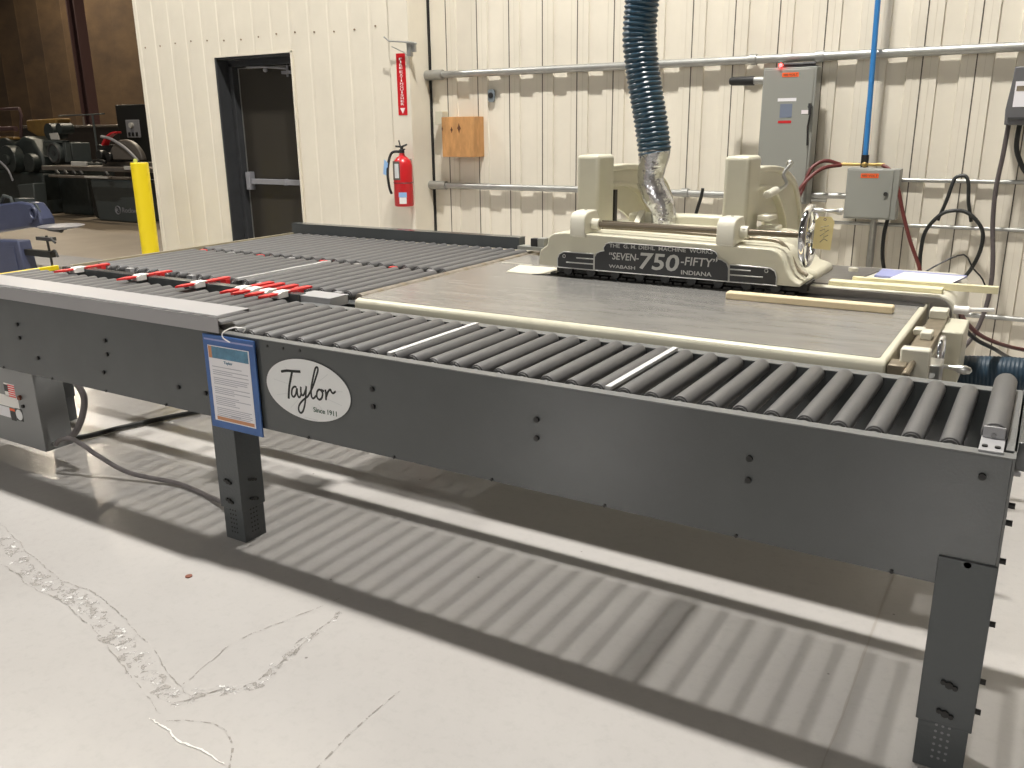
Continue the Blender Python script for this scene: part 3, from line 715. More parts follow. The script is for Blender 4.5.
# columns and arched arms
for x0, x1 in ((-1.932, -1.815), (-1.222, -1.110)):
    p = MB(); p.box(x0, x1, 3.755, 3.93, .98, 1.368); c_ = obj('column', p, M['machine'], sw, .018, seg=4)
    xm = x1 - .03
    out = smooth([(3.88, 1.300), (4.15, 1.300), (4.38, 1.275), (4.58, 1.212), (4.71, 1.11), (4.79, .98), (4.82, .80)] and [Vector((a, b, 0)) for a, b in [(3.88, 1.300), (4.15, 1.300), (4.38, 1.275), (4.58, 1.212), (4.71, 1.11), (4.79, .98), (4.82, .80)]], 6)
    inn = smooth([Vector((a, b, 0)) for a, b in [(3.88, 1.222), (4.10, 1.218), (4.28, 1.178), (4.42, 1.095), (4.51, .98), (4.56, .88), (4.58, .80)]], 6)
    web = [(v.x, v.y) for v in out] + [(v.x, v.y) for v in reversed(inn)]
    p = MB(); 
    k = len(out)
    for i in range(k - 1):
        a, b, c, d = out[i], out[i + 1], inn[i + 1], inn[i]
        vs = [(xm - .012, v.x, v.y) for v in (a, b, c, d)] + [(xm + .006, v.x, v.y) for v in (a, b, c, d)]
        p.add(vs, [(0, 1, 2, 3), (7, 6, 5, 4)])
    in2 = smooth([Vector((a, b, 0)) for a, b in [(3.93, 1.11), (4.06, 1.10), (4.18, 1.06), (4.27, .99), (4.32, .91), (4.34, .86), (4.35, .80)]], 6)
    for i in range(k - 1):
        a, b, c, d = inn[i], inn[i + 1], in2[i + 1], in2[i]
        vs = [(xm - .030, v.x, v.y) for v in (a, b, c, d)] + [(xm - .016, v.x, v.y) for v in (a, b, c, d)]
        p.add(vs, [(0, 1, 2, 3), (7, 6, 5, 4), (2, 6, 7, 3)])
    ar = obj('arched_arm', p, M['machine'], sw)
    def flange(L, w, t):
        q = MB(); k = len(L); vs = []
        for i, v in enumerate(L):
            d = (L[min(i + 1, k - 1)] - L[max(i - 1, 0)]).normalized(); nn = Vector((-d.y, d.x, 0)) * t / 2
            for sx, sn in ((-w, 1), (w * .55, 1), (w * .55, -1), (-w, -1)): vs.append((xm + sx, v.x + nn.x * sn, v.y + nn.y * sn))
        fs = [(i * 4 + j, i * 4 + (j + 1) % 4, (i + 1) * 4 + (j + 1) % 4, (i + 1) * 4 + j) for i in range(k - 1) for j in range(4)] + [(3, 2, 1, 0), tuple((k - 1) * 4 + j for j in range(4))]
        q.add(vs, fs); return q
    obj('outer_flange', flange(out, .045, .028), M['machine'], ar, .006)
    obj('inner_flange', flange(inn, .040, .022), M['machine'], ar, .006)
p = MB(); p.box(-1.095, -1.04, 3.86, 3.98, 1.09, 1.115); p.cyl((-1.07, 3.90, 1.20), (-1.07, 4.05, 1.21), .018, 12); p.box(-1.11, -1.03, 3.93, 4.05, .98, 1.06); obj('column_bracket', p, M['machine_light'], sw, .006)
p = MB(); p.tube(smooth([(-1.03, 4.12, 1.325), (-1.05, 4.08, 1.28), (-1.03, 4.06, 1.24), (-1.06, 4.05, 1.21)]), .008, 8); p.sphere((-1.04, 4.13, 1.325), .016); obj('air_fitting', p, M['steel'], sw)
p = MB(); p.box(-1.78, -1.25, 4.02, 4.12, .98, 1.085); obj('cross_beam', p, M['machine'], sw, .012)
p = MB(); p.box(-1.835, -1.812, 3.932, 3.96, 1.04, 1.20); obj('dark_slide', p, M['chain'], sw)
p = MB(); p.prism([(3.93, 1.03), (4.02, 1.10), (4.10, 1.03)], 'x', -1.72, -1.69); obj('gusset', p, M['machine_light'], sw)
# right end of the saw
p = MB(); p.box(-.330, -.268, 2.78, 3.60, .765, .800); p.box(-.352, -.33, 2.9, 3.55, .74, .765); obj('guide_rail', p, M['brownsteel'], sw, .003)
p = MB(); p.box(-.325, -.243, 2.755, 2.80, .74, .853); obj('rail_end_block', p, M['machine_light'], sw, .006)
p = MB(); p.box(-.350, -.30, 2.70, 2.78, .76, .812); p.cyl((-.295, 2.66, .795), (-.285, 2.79, .815), .010, 10); obj('clamp_block', p, M['brownsteel'], sw, .004)
for bx in ((-.345, -.310, 3.20, 3.25, .798, .82), (-.315, -.28, 3.13, 3.20, .80, .825), (-.33, -.27, 3.50, 3.58, .80, .832)):
    p = MB(); p.box(*bx); obj('guide_stop', p, M['machine_light'], sw, .004)
p = MB(); p.box(-.290, -.264, 2.8, 3.6, .60, .764); p.box(-.29, -.20, 3.35, 3.6, .60, .79); obj('wheel_bracket', p, M['machine'], sw, .006)
hw2 = handwheel((-.236, 3.0, .782), .060, sw)
q = MB(); q.lathe((-.235, 3.0, .752), (-.14, 3.0, .745), [(0, .006), (.04, .007), (.055, .013), (.075, .015), (.09, .010), (.095, .002)], 14); obj('wheel_handle', q, M['steel'], hw2)
p = MB(); p.cyl((-.245, 2.80, .775), (-.245, 2.84, .768), .020, 14); p.box(-.262, -.215, 2.80, 2.9, .70, .80); obj('locking_nut', p, M['steel'], sw, .003)
p = MB(); p.cyl((-.255, 3.66, .812), (-.13, 3.70, .815), .008, 12); p.cyl((-.262, 3.66, .812), (-.21, 3.66, .812), .016, 12); obj('oil_pipe', p, M['white'], sw)
p = MB(); p.cyl((-.69, 3.95, .886), (-.69, 3.95, .90), .02, 12); obj('grease_cap', p, M['machine_light'], sw)

q = MB(); q.prism([(-.792, 1.020), (-.722, 1.016), (-.716, 1.128), (-.728, 1.146), (-.775, 1.146), (-.788, 1.130)], 'y', 3.598, 3.600)
tg = thing('paper_tag', 'yellow manila tag with pen marks hanging from the chrome handwheel', 'tag', (-.755, 3.6, 1.016))
obj('tag_card', q, M['tagyellow'], tg)
q = MB(); q.tube([(-.752, 3.597, 1.135), (-.752, 3.61, 1.156), (-.755, 3.62, 1.17)], .0012, 6); obj('tag_string', q, M['white'], tg)
q = MB(); q.torus((-.752, 3.5975, 1.135), (0, 1, 0), .0045, .0015, 14, 6)
for i, L in enumerate([[(-.765, 1.105), (-.735, 1.112)], [(-.768, 1.09), (-.75, 1.098), (-.748, 1.085), (-.735, 1.095)], [(-.766, 1.07), (-.75, 1.082), (-.752, 1.065), (-.735, 1.075)], [(-.765, 1.045), (-.75, 1.06), (-.736, 1.052)]]):
    q.tube([(a, 3.5975, b) for a, b in L], .0014, 6)
obj('pen_marks', q, M['brownsteel'], tg)

# dust hose with taped elbow
dh = thing('dust_hose', 'dark blue corrugated dust hose with silver taped elbow, dropping onto the saw head', 'hose', (-1.58, 4.0, 1.04))
path = smooth([(-1.69, 4.0, 2.60), (-1.71, 4.0, 2.35), (-1.727, 4.0, 2.115), (-1.730, 4.0, 2.049), (-1.737, 4.0, 1.942), (-1.737, 4.0, 1.876), (-1.727, 4.0, 1.803), (-1.714, 4.0, 1.723), (-1.689, 4.0, 1.611), (-1.664, 4.0, 1.497), (-1.641, 4.0, 1.368)], 6)
def resample(P, step):
    out = [P[0].copy()]; acc = 0
    for a, b in zip(P, P[1:]):
        L = (b - a).length; t = step - acc
        while t <= L: out.append(a.lerp(b, t / L)); t += step
        acc = (acc + L) % step if L else acc
    return out
def corr(P, R, pitch, amp, n=28):
    Q = resample(P, pitch / 6); q = MB(); k = len(Q); vs = []; a = None
    for j in range(k):
        d = (Q[min(j + 1, k - 1)] - Q[max(j - 1, 0)]).normalized()
        if a is None: a = d.orthogonal().normalized()
        a = (a - d * a.dot(d)).normalized(); b = d.cross(a)
        for i in range(n):
            th = 2 * PI * i / n; w = .5 + .5 * math.cos(2 * PI * j / 6 + th)
            r = R - amp + amp * w ** .6
            vs.append(Q[j] + (a * math.cos(th) + b * math.sin(th)) * r)
    q.add(vs, [(j * n + i, j * n + (i + 1) % n, (j + 1) * n + (i + 1) % n, (j + 1) * n + i) for j in range(k - 1) for i in range(n)])
    return q
obj('corrugated_hose', corr(path, .080, .0225, .009), M['hose'], dh)
q = MB(); TP = [(-1.641, 4.0, 1.392), (-1.645, 4.0, 1.36), (-1.653, 4.0, 1.31), (-1.660, 4.0, 1.262), (-1.655, 4.0, 1.225), (-1.630, 4.0, 1.175), (-1.600, 4.0, 1.135), (-1.588, 4.0, 1.10), (-1.585, 4.0, 1.04)]
rad = [.074, .074, .066, .062, .062, .064, .062, .058, .060]
q.tube(TP, .06, 20, rf=lambda j: rad[j]); 
obj('taped_elbow', q, M['foil'], dh)
for i, (c, r) in enumerate([(1.30, .067), (1.235, .064), (1.09, .060)]):
    x = {0: -1.654, 1: -1.658, 2: -1.587}[i]; q = MB(); q.tube([(x - .004, 4.0, c + .012), (x + .004, 4.0, c - .012)], r, 20)
    obj('tape_wrap', q, M['foil'], dh)
# blue hose low at the right
hp = smooth([Vector(p) for p in [(-.50, 4.33, .385), (-.30, 4.35, .392), (0, 4.36, .415), (.4, 4.36, .40), (.8, 4.34, .34), (1.3, 4.3, .2), (1.9, 4.25, .082)]], 10)
tag(obj('dust_hose', corr(hp, .076, .016, .0025), mat('navy_hose', (.012, .036, .062), .5)), 'dark blue corrugated hose running low behind the right end of the conveyor', 'hose')

# sensor by the rollers
se = thing('photo_sensor', 'small grey bracket box with a black lens beyond the left end of the saw', 'sensor', (-2.46, 4.30, .826))
q = MB(); q.box(-2.57, -2.39, 4.27, 4.34, .826, .846); obj('bracket', q, M['cab'], se)
q = MB(); q.box(-2.445, -2.40, 4.28, 4.33, .846, .895); obj('housing', q, M['cab'], se, .003)
q = MB(); q.box(-2.49, -2.446, 4.279, 4.32, .846, .892); obj('lens', q, M['black'], se, .004)

# loose boards and papers
q = MB(); q.box(-1.065, -.440, 3.38, 3.425, .8264, .856)
tag(obj('wood_stick', q, M['wood'], None, .006), 'pale planed wooden stick lying on the steel saw bed', 'wood')
q = MB(); q.box(-.735, -.312, 3.685, 3.745, .8625, .881)
tag(obj('wood_board', q, M['wood2'], None, .003), 'long pale yellow board along the front edge of the saw ledge', 'wood', 'boards on the saw ledge')
q = MB(); q.box(-.66, -.128, 3.775, 3.80, .8625, .890)
tag(obj('wood_board', q, M['wood2'], None, .002), 'tan plank poking out past the right end of the saw ledge', 'wood', 'boards on the saw ledge')
q = MB(); q.prism([(-.60, 3.93), (-.30, 3.90), (-.26, 4.10), (-.60, 4.13)], 'z', .868, .878)
tag(obj('folder', q, M['lilac'], None, .001), 'lilac blue folder under the papers on the saw ledge', 'folder')
q = MB(); q.prism([(-.53, 3.87), (-.295, 3.86), (-.265, 4.05), (-.50, 4.07)], 'z', .8785, .8800)
tag(obj('paper_sheets', q, M['pinkpaper'], None), 'pinkish white sheets lying on the lilac folder', 'paper')
q = MB(); q.box(-.355, -.290, 3.81, 3.84, .8625, .876)
tag(obj('wood_offcut', q, M['darkred'], None, .002), 'small dark reddish offcut at the papers\' front corner', 'wood')

# ------------------------------------------------------------------ things on the walls
def conduit(name, label, pts, r, elbow=None, cat='conduit'):
    t = thing(name, label, cat, pts[0])
    q = MB(); q.tube(pts, r, 14); obj('pipe', q, M['galv'], t)
    if elbow:
        q = MB(); q.tube(elbow[0], elbow[1], 14); obj('elbow_fitting', q, M['galv'], t)
    for cpt in (elbow[2] if elbow else []):
        q = MB(); q.cyl((cpt[0] - .025, cpt[1], cpt[2]), (cpt[0] + .025, cpt[1], cpt[2]), r * 1.28, 14); obj('coupling', q, M['galv'], t)
    t['group'] = 'conduits on the back wall'
    return t
yc = 6.208
conduit('conduit', 'upper thick galvanised conduit running the whole length of the back wall', [(-4.47, yc, 1.915), (-3.0, yc, 1.915), (-1.8, yc, 1.915), (-.2, yc, 1.915), (2.6, yc, 1.912)], .028,
        ([(-4.609, yc, 1.915), (-4.55, yc, 1.915), (-4.44, yc, 1.915)], .040, [(-1.86, yc, 1.915), (-1.42, yc, 1.915)]))
conduit('conduit', 'lower galvanised conduit from the corner towards the left saw column', [(-4.47, yc, 1.022), (-3.15, yc, 1.022), (-1.30, yc, 1.010)], .025,
        ([(-4.609, yc, 1.022), (-4.44, yc, 1.022)], .036, [(-3.15, yc, 1.022), (-2.3, yc, 1.02)]))
conduit('conduit', 'thin conduit right of the small grey box, level with its top', [(-.85, 6.232, 1.140), (2.6, 6.232, 1.140)], .013)
conduit('conduit', 'thin conduit running right just beneath the small grey box', [(-1.32, 6.232, .852), (2.6, 6.232, .856)], .012)
conduit('conduit', 'lowest thin white conduit near the bottom right of the back wall', [(-.62, 6.23, .303), (2.6, 6.23, .293)], .016)
conduit('conduit', 'short vertical conduit dropping below the small grey box', [(-.978, 6.17, .90), (-.985, 6.17, .05)], .022)
conduit('conduit', 'stub conduit joining the tall cabinet to the small grey box', [(-1.43, 6.14, 1.035), (-1.14, 6.14, 1.035)], .020)

ca = thing('electrical_cabinet', 'tall grey electrical cabinet with orange voltage label and red light', 'cabinet', (-1.55, 6.1, .98))
q = MB(); q.box(-1.725, -1.385, 6.0, 6.14, .985, 1.845); obj('enclosure', q, M['cab'], ca, .006)
q = MB(); q.box(-1.70, -1.66, 6.14, 6.249, 1.0, 1.82); q.box(-1.46, -1.42, 6.14, 6.249, 1.0, 1.82); obj('mounting_strut', q, M['galv'], ca)
q = MB(); q.box(-1.718, -1.40, 5.992, 5.999, 1.0, 1.832); dd = obj('cabinet_door', q, M['cab'], ca, .003)
def plaque(par, nm, x0, x1, z0, z1, y, m, text=None, tm=None, px=.006, pz=.25):
    o = obj(nm, quad(x0, x1, z0, z1, y, .001), m, par)
    if text:
        q = MB(); h = z1 - z0; add_text(q, text, x0 + px, x1 - px, z0 + h * pz, z1 - h * pz, y - .0013, .02); obj('lettering', q, tm or M['ink'], o)
    return o
plaque(dd, 'voltage_label', -1.60, -1.495, 1.785, 1.812, 5.9915, M['orangetag'], '480 VOLT', M['darkred'])
plaque(dd, 'name_strip', -1.617, -1.498, 1.636, 1.656, 5.9915, M['paper'])
plaque(dd, 'notice_label', -1.598, -1.520, 1.535, 1.62, 5.9915, mat('blue_grey_label', (.16, .19, .26), .5))
plaque(dd, 'red_strip', -1.606, -1.520, 1.500, 1.516, 5.9915, M['red'])
plaque(dd, 'small_label', -1.460, -1.405, 1.556, 1.580, 5.9915, M['pinkpaper'])
q = MB(); q.cyl((-1.405, 5.999, 1.60), (-1.405, 5.965, 1.60), .012, 10); q.tube([(-1.405, 5.968, 1.62), (-1.40, 5.966, 1.55)], .010, 8); obj('latch', q, M['dark'], dd)
q = MB(); q.tube([(-1.403, 5.985, 1.55), (-1.412, 5.99, 1.48), (-1.405, 5.99, 1.36)], .006, 8); obj('latch_cord', q, M['black'], ca)
q = MB(); q.sphere((-1.612, 5.985, 1.858), .012); obj('indicator_light', q, M['led'], ca)
q = MB(); q.tube([(-1.60, 6.02, 1.862), (-1.40, 6.02, 1.862)], .012, 8); q.box(-1.62, -1.40, 6.0, 6.1, 1.846, 1.852); obj('top_cable', q, M['dark'], ca)

sb = thing('junction_box', 'small square grey box below the blue pipe with an orange label', 'electrical box', (-1.0, 6.1, .90))
q = MB(); q.prism([(-1.143, .905), (-.830, .905), (-.830, 1.218), (-1.143, 1.222)], 'y', 6.0, 6.11); obj('enclosure', q, M['cab'], sb, .005)
q = MB(); q.box(-1.13, -1.09, 6.11, 6.249, .93, 1.2); q.box(-.90, -.86, 6.11, 6.249, .93, 1.2); obj('mounting_strut', q, M['galv'], sb)
q = MB(); q.box(-1.135, -.865, 5.992, 5.999, .915, 1.212); dd = obj('box_door', q, M['cab'], sb, .003)
plaque(dd, 'voltage_label', -1.058, -.952, 1.162, 1.190, 5.9915, M['orangetag'], '480 VOLT', M['darkred'])
q = MB(); q.cyl((-.899, 5.992, 1.066), (-.899, 5.982, 1.066), .013, 12); obj('latch', q, M['black'], dd)

rb = thing('control_box', 'dark grey box with white label high on the wall at the right edge', 'electrical box', (-.18, 6.1, 1.475))
q = MB(); q.prism([(-.300, 1.475), (-.04, 1.475), (-.04, 1.795), (-.285, 1.795), (-.288, 1.73), (-.304, 1.56)], 'y', 6.0, 6.22); obj('enclosure', q, M['rbox'], rb, .006)
plaque(rb, 'label', -.270, -.12, 1.575, 1.715, 5.9985, M['paper'])
plaque(rb, 'label_photo', -.262, -.15, 1.662, 1.690, 5.9972, M['brownsteel'])
q = MB(); q.box(-.285, -.05, 5.985, 5.999, 1.505, 1.518); obj('hinge_lip', q, M['dark'], rb)

def hose(name, label, pts, r, m, cat='hose', k=10):
    q = MB(); q.tube(smooth(pts, k), r, 10); return tag(obj(name, q, m), label, cat, {'cable': 'cables hanging on the back wall', 'air_hose': 'red air hoses at the small grey box'}.get(name))
hose('air_pipe', 'bright blue air pipe dropping from above to the small grey box', [(-1.093, 6.1, 3.0), (-1.08, 6.1, 2.22), (-1.062, 6.1, 1.30)], .0165, M['pipe_blue'], 'pipe')
mf = thing('air_manifold', 'brass and black air fitting where the blue pipe meets the red hoses', 'fitting', (-1.05, 6.1, 1.225))
q = MB(); q.cyl((-1.062, 6.1, 1.225), (-1.062, 6.1, 1.30), .024, 14); obj('coupler', q, M['black'], mf)
q = MB(); q.cyl((-1.21, 6.1, 1.24), (-.94, 6.1, 1.24), .010, 10); q.sphere((-1.06, 6.09, 1.24), .02); obj('tee_pipe', q, mat('brass', (.45, .32, .12), .35, metal=.8), mf)
hose('air_hose', 'red rubber hose arching left from the fitting down behind the tall cabinet', [(-1.21, 6.09, 1.24), (-1.30, 6.05, 1.262), (-1.37, 6.0, 1.215), (-1.40, 5.96, 1.10), (-1.43, 5.9, .98), (-1.46, 5.8, .80)], .012, M['redhose'])
hose('air_hose', 'second red hose arching left from the fitting, lower and straighter', [(-1.20, 6.07, 1.235), (-1.30, 5.98, 1.215), (-1.38, 5.90, 1.13), (-1.44, 5.86, 1.02), (-1.50, 5.80, .88)], .012, M['redhose'])
hose('air_hose', 'dark red hose falling right of the small grey box to behind the ledge', [(-.95, 6.08, 1.238), (-.89, 6.06, 1.20), (-.835, 6.02, 1.10), (-.79, 6.02, .95), (-.73, 6.02, .78), (-.66, 6.02, .62), (-.60, 6.0, .45)], .012, M['redhose'])
hose('cable', 'short black cable hanging under the small grey box', [(-.893, 6.14, .90), (-.905, 6.14, .80), (-.90, 6.14, .66), (-.87, 6.13, .55), (-.80, 6.10, .42)], .012, M['cable'], 'cable')
hose('cable', 'black cable coiled in a tall loop on the wall at the right', [(-.66, 6.12, .40), (-.665, 6.12, .56), (-.672, 6.12, .70), (-.662, 6.12, .82), (-.62, 6.12, .90), (-.56, 6.13, .955), (-.47, 6.14, .965), (-.40, 6.13, .93), (-.34, 6.12, .85), (-.335, 6.12, .74), (-.37, 6.12, .62), (-.42, 6.10, .54), (-.50, 6.05, .46)], .012, M['cable'], 'cable')
hose('cable', 'black strap hooked over the thin conduit holding the looped cable', [(-.60, 6.15, .90), (-.565, 6.15, 1.02), (-.545, 6.16, 1.12), (-.53, 6.175, 1.165), (-.48, 6.175, 1.175), (-.455, 6.16, 1.13), (-.44, 6.15, 1.02), (-.41, 6.15, .90)], .011, M['cable'], 'cable')
hose('cable', 'long brown grey cable dropping from the dark box at the right edge', [(-.282, 6.12, 1.474), (-.288, 6.12, 1.30), (-.300, 6.12, 1.10), (-.290, 6.12, .90), (-.262, 6.10, .70), (-.25, 6.08, .55), (-.26, 6.05, .38), (-.31, 6.0, .20), (-.42, 5.9, .07), (-.60, 5.8, .02)], .0135, M['purplegrey'], 'cable')
hose('cable', 'thick black cable bending out of the dark box at the frame edge', [(-.225, 6.12, 1.474), (-.225, 6.12, 1.36), (-.20, 6.12, 1.28), (-.15, 6.12, 1.2), (-.06, 6.1, 1.15)], .014, M['cable'], 'cable')
hose('cable', 'dark red cable running down right behind the hose at the right edge', [(-.245, 3.75, .79), (-.23, 3.9, .72), (-.17, 4.2, .60), (-.05, 4.5, .50), (.15, 4.8, .42)], .009, M['redhose'], 'cable')
hose('cable', 'black cable crossing beneath the saw ledge to the lower right', [(-.255, 3.80, .79), (-.25, 3.95, .70), (-.20, 4.15, .60), (-.13, 4.35, .52), (-.05, 4.62, .42), (.1, 4.9, .35)], .009, M['cable'], 'cable')
hose('wire_hook', 'thin bent black wire sticking up behind the papers', [(-.62, 5.9, .60), (-.52, 5.95, .67), (-.415, 6.0, .715), (-.36, 6.05, .63), (-.30, 6.1, .555), (-.25, 6.15, .43)], .005, M['cable'], 'wire', 3)
hose('cord', 'thin black cord with light bands hanging between the saw columns', [(-1.955, 5.6, 1.10), (-1.965, 5.6, 1.04), (-1.985, 5.6, .97), (-2.01, 5.6, .86), (-2.03, 5.6, .75)], .011, M['cable'], 'cable')

# plywood box, switch, hole plate, black stub
pbx = thing('plywood_box', 'small orange plywood box screwed to the back wall near the corner', 'box', (-4.2, 6.12, 1.26))
q = MB(); q.box(-4.392, -4.075, 6.10, 6.26, 1.262, 1.580); obj('box_body', q, M['ply'], pbx, .003)
for x, z, rx, rz in ((-4.292, 1.478, .012, .026), (-4.218, 1.490, .018, .042), (-4.385, 1.487, .008, .02)):
    q = MB(); q.prism([(x + rx * math.cos(a * PI / 4) * (1 if a % 2 == 0 else .6), z + rz * math.sin(a * PI / 4) * (1 if a % 2 == 0 else .6)) for a in range(8)], 'y', 6.0985, 6.0998); obj('knot', q, M['knot'], pbx)
q = MB(); q.box(-4.50, -4.425, 6.16, 6.25, 1.52, 1.628); tag(obj('switch_box', q, M['machine'], None, .004), 'small cream switch box beside the corner gap above the plywood box', 'switch')
hp_ = thing('hole_plate', 'tiny blue grey plate with a dark hole on the back wall', 'plate', (-3.98, 6.25, 1.70))
q = MB(); q.prism(rrect(-4.018, -3.958, 1.690, 1.788, .02), 'y', 6.235, 6.249); obj('plate', q, mat('bluegrey_plate', (.16, .19, .21), .5), hp_)
q = MB(); q.cyl((-3.992, 6.237, 1.742), (-3.992, 6.230, 1.742), .022, 16); obj('hole', q, M['black'], hp_)
bs = thing('rubber_bumper', 'black rubber capped stub sticking out left of the tall cabinet', 'fitting', (-1.86, 6.1, 1.745))
q = MB(); q.tube([(-1.965, 6.06, 1.775), (-1.95, 6.06, 1.775), (-1.81, 6.06, 1.773), (-1.80, 6.06, 1.773)], .03, 16, rf=lambda j: [.020, .028, .030, .030][j]); obj('rubber_sleeve', q, M['black'], bs)
q = MB(); q.cyl((-1.81, 6.06, 1.773), (-1.72, 6.06, 1.773), .024, 14); q.cyl((-1.75, 6.06, 1.773), (-1.75, 6.25, 1.773), .02, 12); obj('pipe_stub', q, M['galv'], bs)

# fire extinguisher and sign
fe = thing('fire_extinguisher', 'red fire extinguisher with black hose hung on the white post by the door wall', 'fire extinguisher', (-4.645, 5.86, .86))
q = MB(); q.lathe((-4.645, 5.88, .868), (-4.645, 5.88, 1.4), [(0, .074), (.01, .080), (.33, .080), (.365, .072), (.395, .045), (.41, .025), (.43, .022)], 26); obj('cylinder', q, M['red'], fe)
q = MB(); q.lathe((-4.645, 5.88, 1.298), (-4.645, 5.88, 1.4), [(0, .022), (.03, .022), (.032, .014), (.045, .014)], 14); q.tube([(-4.70, 5.87, 1.352), (-4.64, 5.87, 1.348), (-4.57, 5.85, 1.366)], .008, 8); q.tube([(-4.645, 5.87, 1.33), (-4.665, 5.87, 1.40)], .006, 8); q.tube([(-4.66, 5.87, 1.315), (-4.59, 5.85, 1.33)], .006, 8); obj('valve_handle', q, M['dark'], fe)
q = MB(); q.tube(smooth([(-4.66, 5.86, 1.31), (-4.72, 5.84, 1.30), (-4.745, 5.82, 1.22), (-4.742, 5.80, 1.12), (-4.738, 5.81, 1.02), (-4.735, 5.83, .97)]), .011, 10); obj('discharge_hose', q, M['black'], fe)
def curved(x0, x1, z0, z1, r, n=6):
    cx, cy_ = -4.645, 5.88; q = MB(); vs = []
    for z in (z0, z1):
        for i in range(n + 1):
            x = x0 + (x1 - x0) * i / n; vs.append((x, cy_ - math.sqrt(max(r * r - (x - cx) ** 2, 0)), z))
    return q.add(vs, [(i, i + 1, n + 2 + i, n + 1 + i) for i in range(n)])
lb = obj('instruction_label', curved(-4.70, -4.615, 1.085, 1.235, .0815), M['guard'], fe)
obj('label_picture', curved(-4.668, -4.625, 1.10, 1.215, .0825), M['faint'], lb)
obj('blue_label', curved(-4.635, -4.578, .945, .985, .0815), M['ltblue'], fe)
obj('white_label', curved(-4.630, -4.580, .892, .944, .0815), M['white'], fe)
q = MB(); q.torus((-4.645, 5.88, 1.06), (0, 0, 1), .081, .003, 30, 6); obj('strap', q, M['dark'], fe)
q = MB(); q.prism([(-4.79, 1.13), (-4.755, 1.12), (-4.735, 1.22), (-4.77, 1.25)], 'y', 5.80, 5.803); obj('inspection_tag', q, M['ltblue'], fe)
q = MB(); q.box(-4.67, -4.62, 5.95, 5.972, .95, 1.25); obj('wall_hook', q, M['cab'], fe)
fs_ = thing('extinguisher_sign', 'narrow red vertical sign with white letters and arrow above the extinguisher', 'sign', (-4.685, 5.97, 1.6))
obj('sign_panel', quad(-4.732, -4.640, 1.598, 2.078, 5.9705, .002), M['red'], fs_)
q = MB(); s_ = 'FIREEXTINGUISHER'
for i, chh in enumerate(s_):
    z1 = 2.045 - i * .0228 - (.008 if i > 3 else 0); w = .006 if chh == 'I' else .016
    add_text(q, chh, -4.686 - w, -4.686 + w, z1 - .018, z1, 5.9682, .01)
q.prism([(-4.712, 1.655), (-4.660, 1.655), (-4.686, 1.610)], 'y', 5.9674, 5.9682)
obj('lettering', q, M['white'], fs_)
bk = thing('wire_bracket', 'bent galvanised wire bracket above the red sign', 'bracket', (-4.56, 5.95, 2.10))
q = MB(); q.tube([(-4.79, 5.90, 2.203), (-4.74, 5.90, 2.170), (-4.53, 5.93, 2.150), (-4.50, 5.95, 2.14)], .007, 8); q.tube([(-4.74, 5.93, 2.13), (-4.62, 5.93, 2.08), (-4.585, 5.94, 2.05)], .004, 8); obj('wire_arm', q, M['galv'], bk)
q = MB(); q.box(-4.595, -4.555, 5.935, 5.971, 2.05, 2.16); q.box(-4.60, -4.52, 5.945, 5.971, 2.08, 2.15); obj('clamp', q, M['galv'], bk, .004)

# ------------------------------------------------------------------ bollard
bo = thing('bollard', 'tall bright yellow steel bollard at the left end of the cream wall', 'bollard', (-7.545, 5.5, 0))
q = MB(); q.cyl((-7.545, 5.5, 0), (-7.545, 5.5, 1.205), .082, 32); obj('post', q, M['yellow'], bo, .006)
q = MB(); q.lathe((-7.60, 5.5, 1.205), (-7.60, 5.5, 1.3), [(0, .020), (.02, .020), (.035, .012)], 14); obj('lime_cap', q, M['greenyellow'], bo)

# ------------------------------------------------------------------ far hall
colm = thing('steel_column', 'maroon steel column standing before the brown far wall', 'column', (-23.86, 16, 0))
q = MB(); q.box(-24.05, -24.0, 15.85, 16.15, 0, CH); q.box(-23.72, -23.67, 15.85, 16.15, 0, CH); q.box(-24.0, -23.72, 15.98, 16.02, 0, CH); obj('beam', q, M['maroon'], colm)
q = MB(); q.cyl((-23.99, 15.85, 0), (-23.99, 15.85, 1.9), .03, 10); obj('pipe', q, M['guard'], colm)

# panel saw with grey base, round guard and red blade cover
fs2 = thing('radial_saw', 'grey saw with round guard, red cover and pale emblem, behind the bollard', 'machine', (-13.6, 9.5, 0))
q = MB(); q.prism([(-14.20, 0), (-13.05, 0), (-13.02, .70), (-14.30, .70)], 'y', 9.40, 9.85); bs_ = obj('base_cabinet', q, M['sawgrey'], fs2, .03)
q = MB(); q.torus((-13.62, 9.395, .20), (0, 1, 0), .065, .012, 24, 6); add_text(q, 'R', -13.66, -13.585, .165, .235, 9.39, .03); add_text(q, 'Rockwell', -13.50, -13.02, .165, .25, 9.395, .02)
obj('emblem', q, M['silverpad'], bs_)
q = MB(); q.box(-14.55, -14.18, 9.55, 9.95, .10, .60); q.cyl((-14.38, 9.5, .12), (-14.38, 9.6, .12), .1, 16); obj('foot', q, M['blackbox'], fs2, .02)
q = MB(); q.box(-15.6, -12.6, 9.35, 9.85, .84, .915); obj('saw_table', q, M['fartable'], fs2, .01)
q = MB(); q.box(-15.1, -12.9, 9.15, 9.25, .735, .775); q.box(-13.9, -13.3, 9.10, 9.15, .745, .785); obj('front_rail', q, M['fartable'], fs2, .01)
q = MB(); q.box(-13.95, -13.33, 9.08, 9.099, .750, .778); obj('scale_strip', q, M['farwhite'], fs2)
q = MB(); q.box(-14.4, -12.7, 9.75, 9.90, .915, .985); obj('fence', q, M['fartable'], fs2, .01)
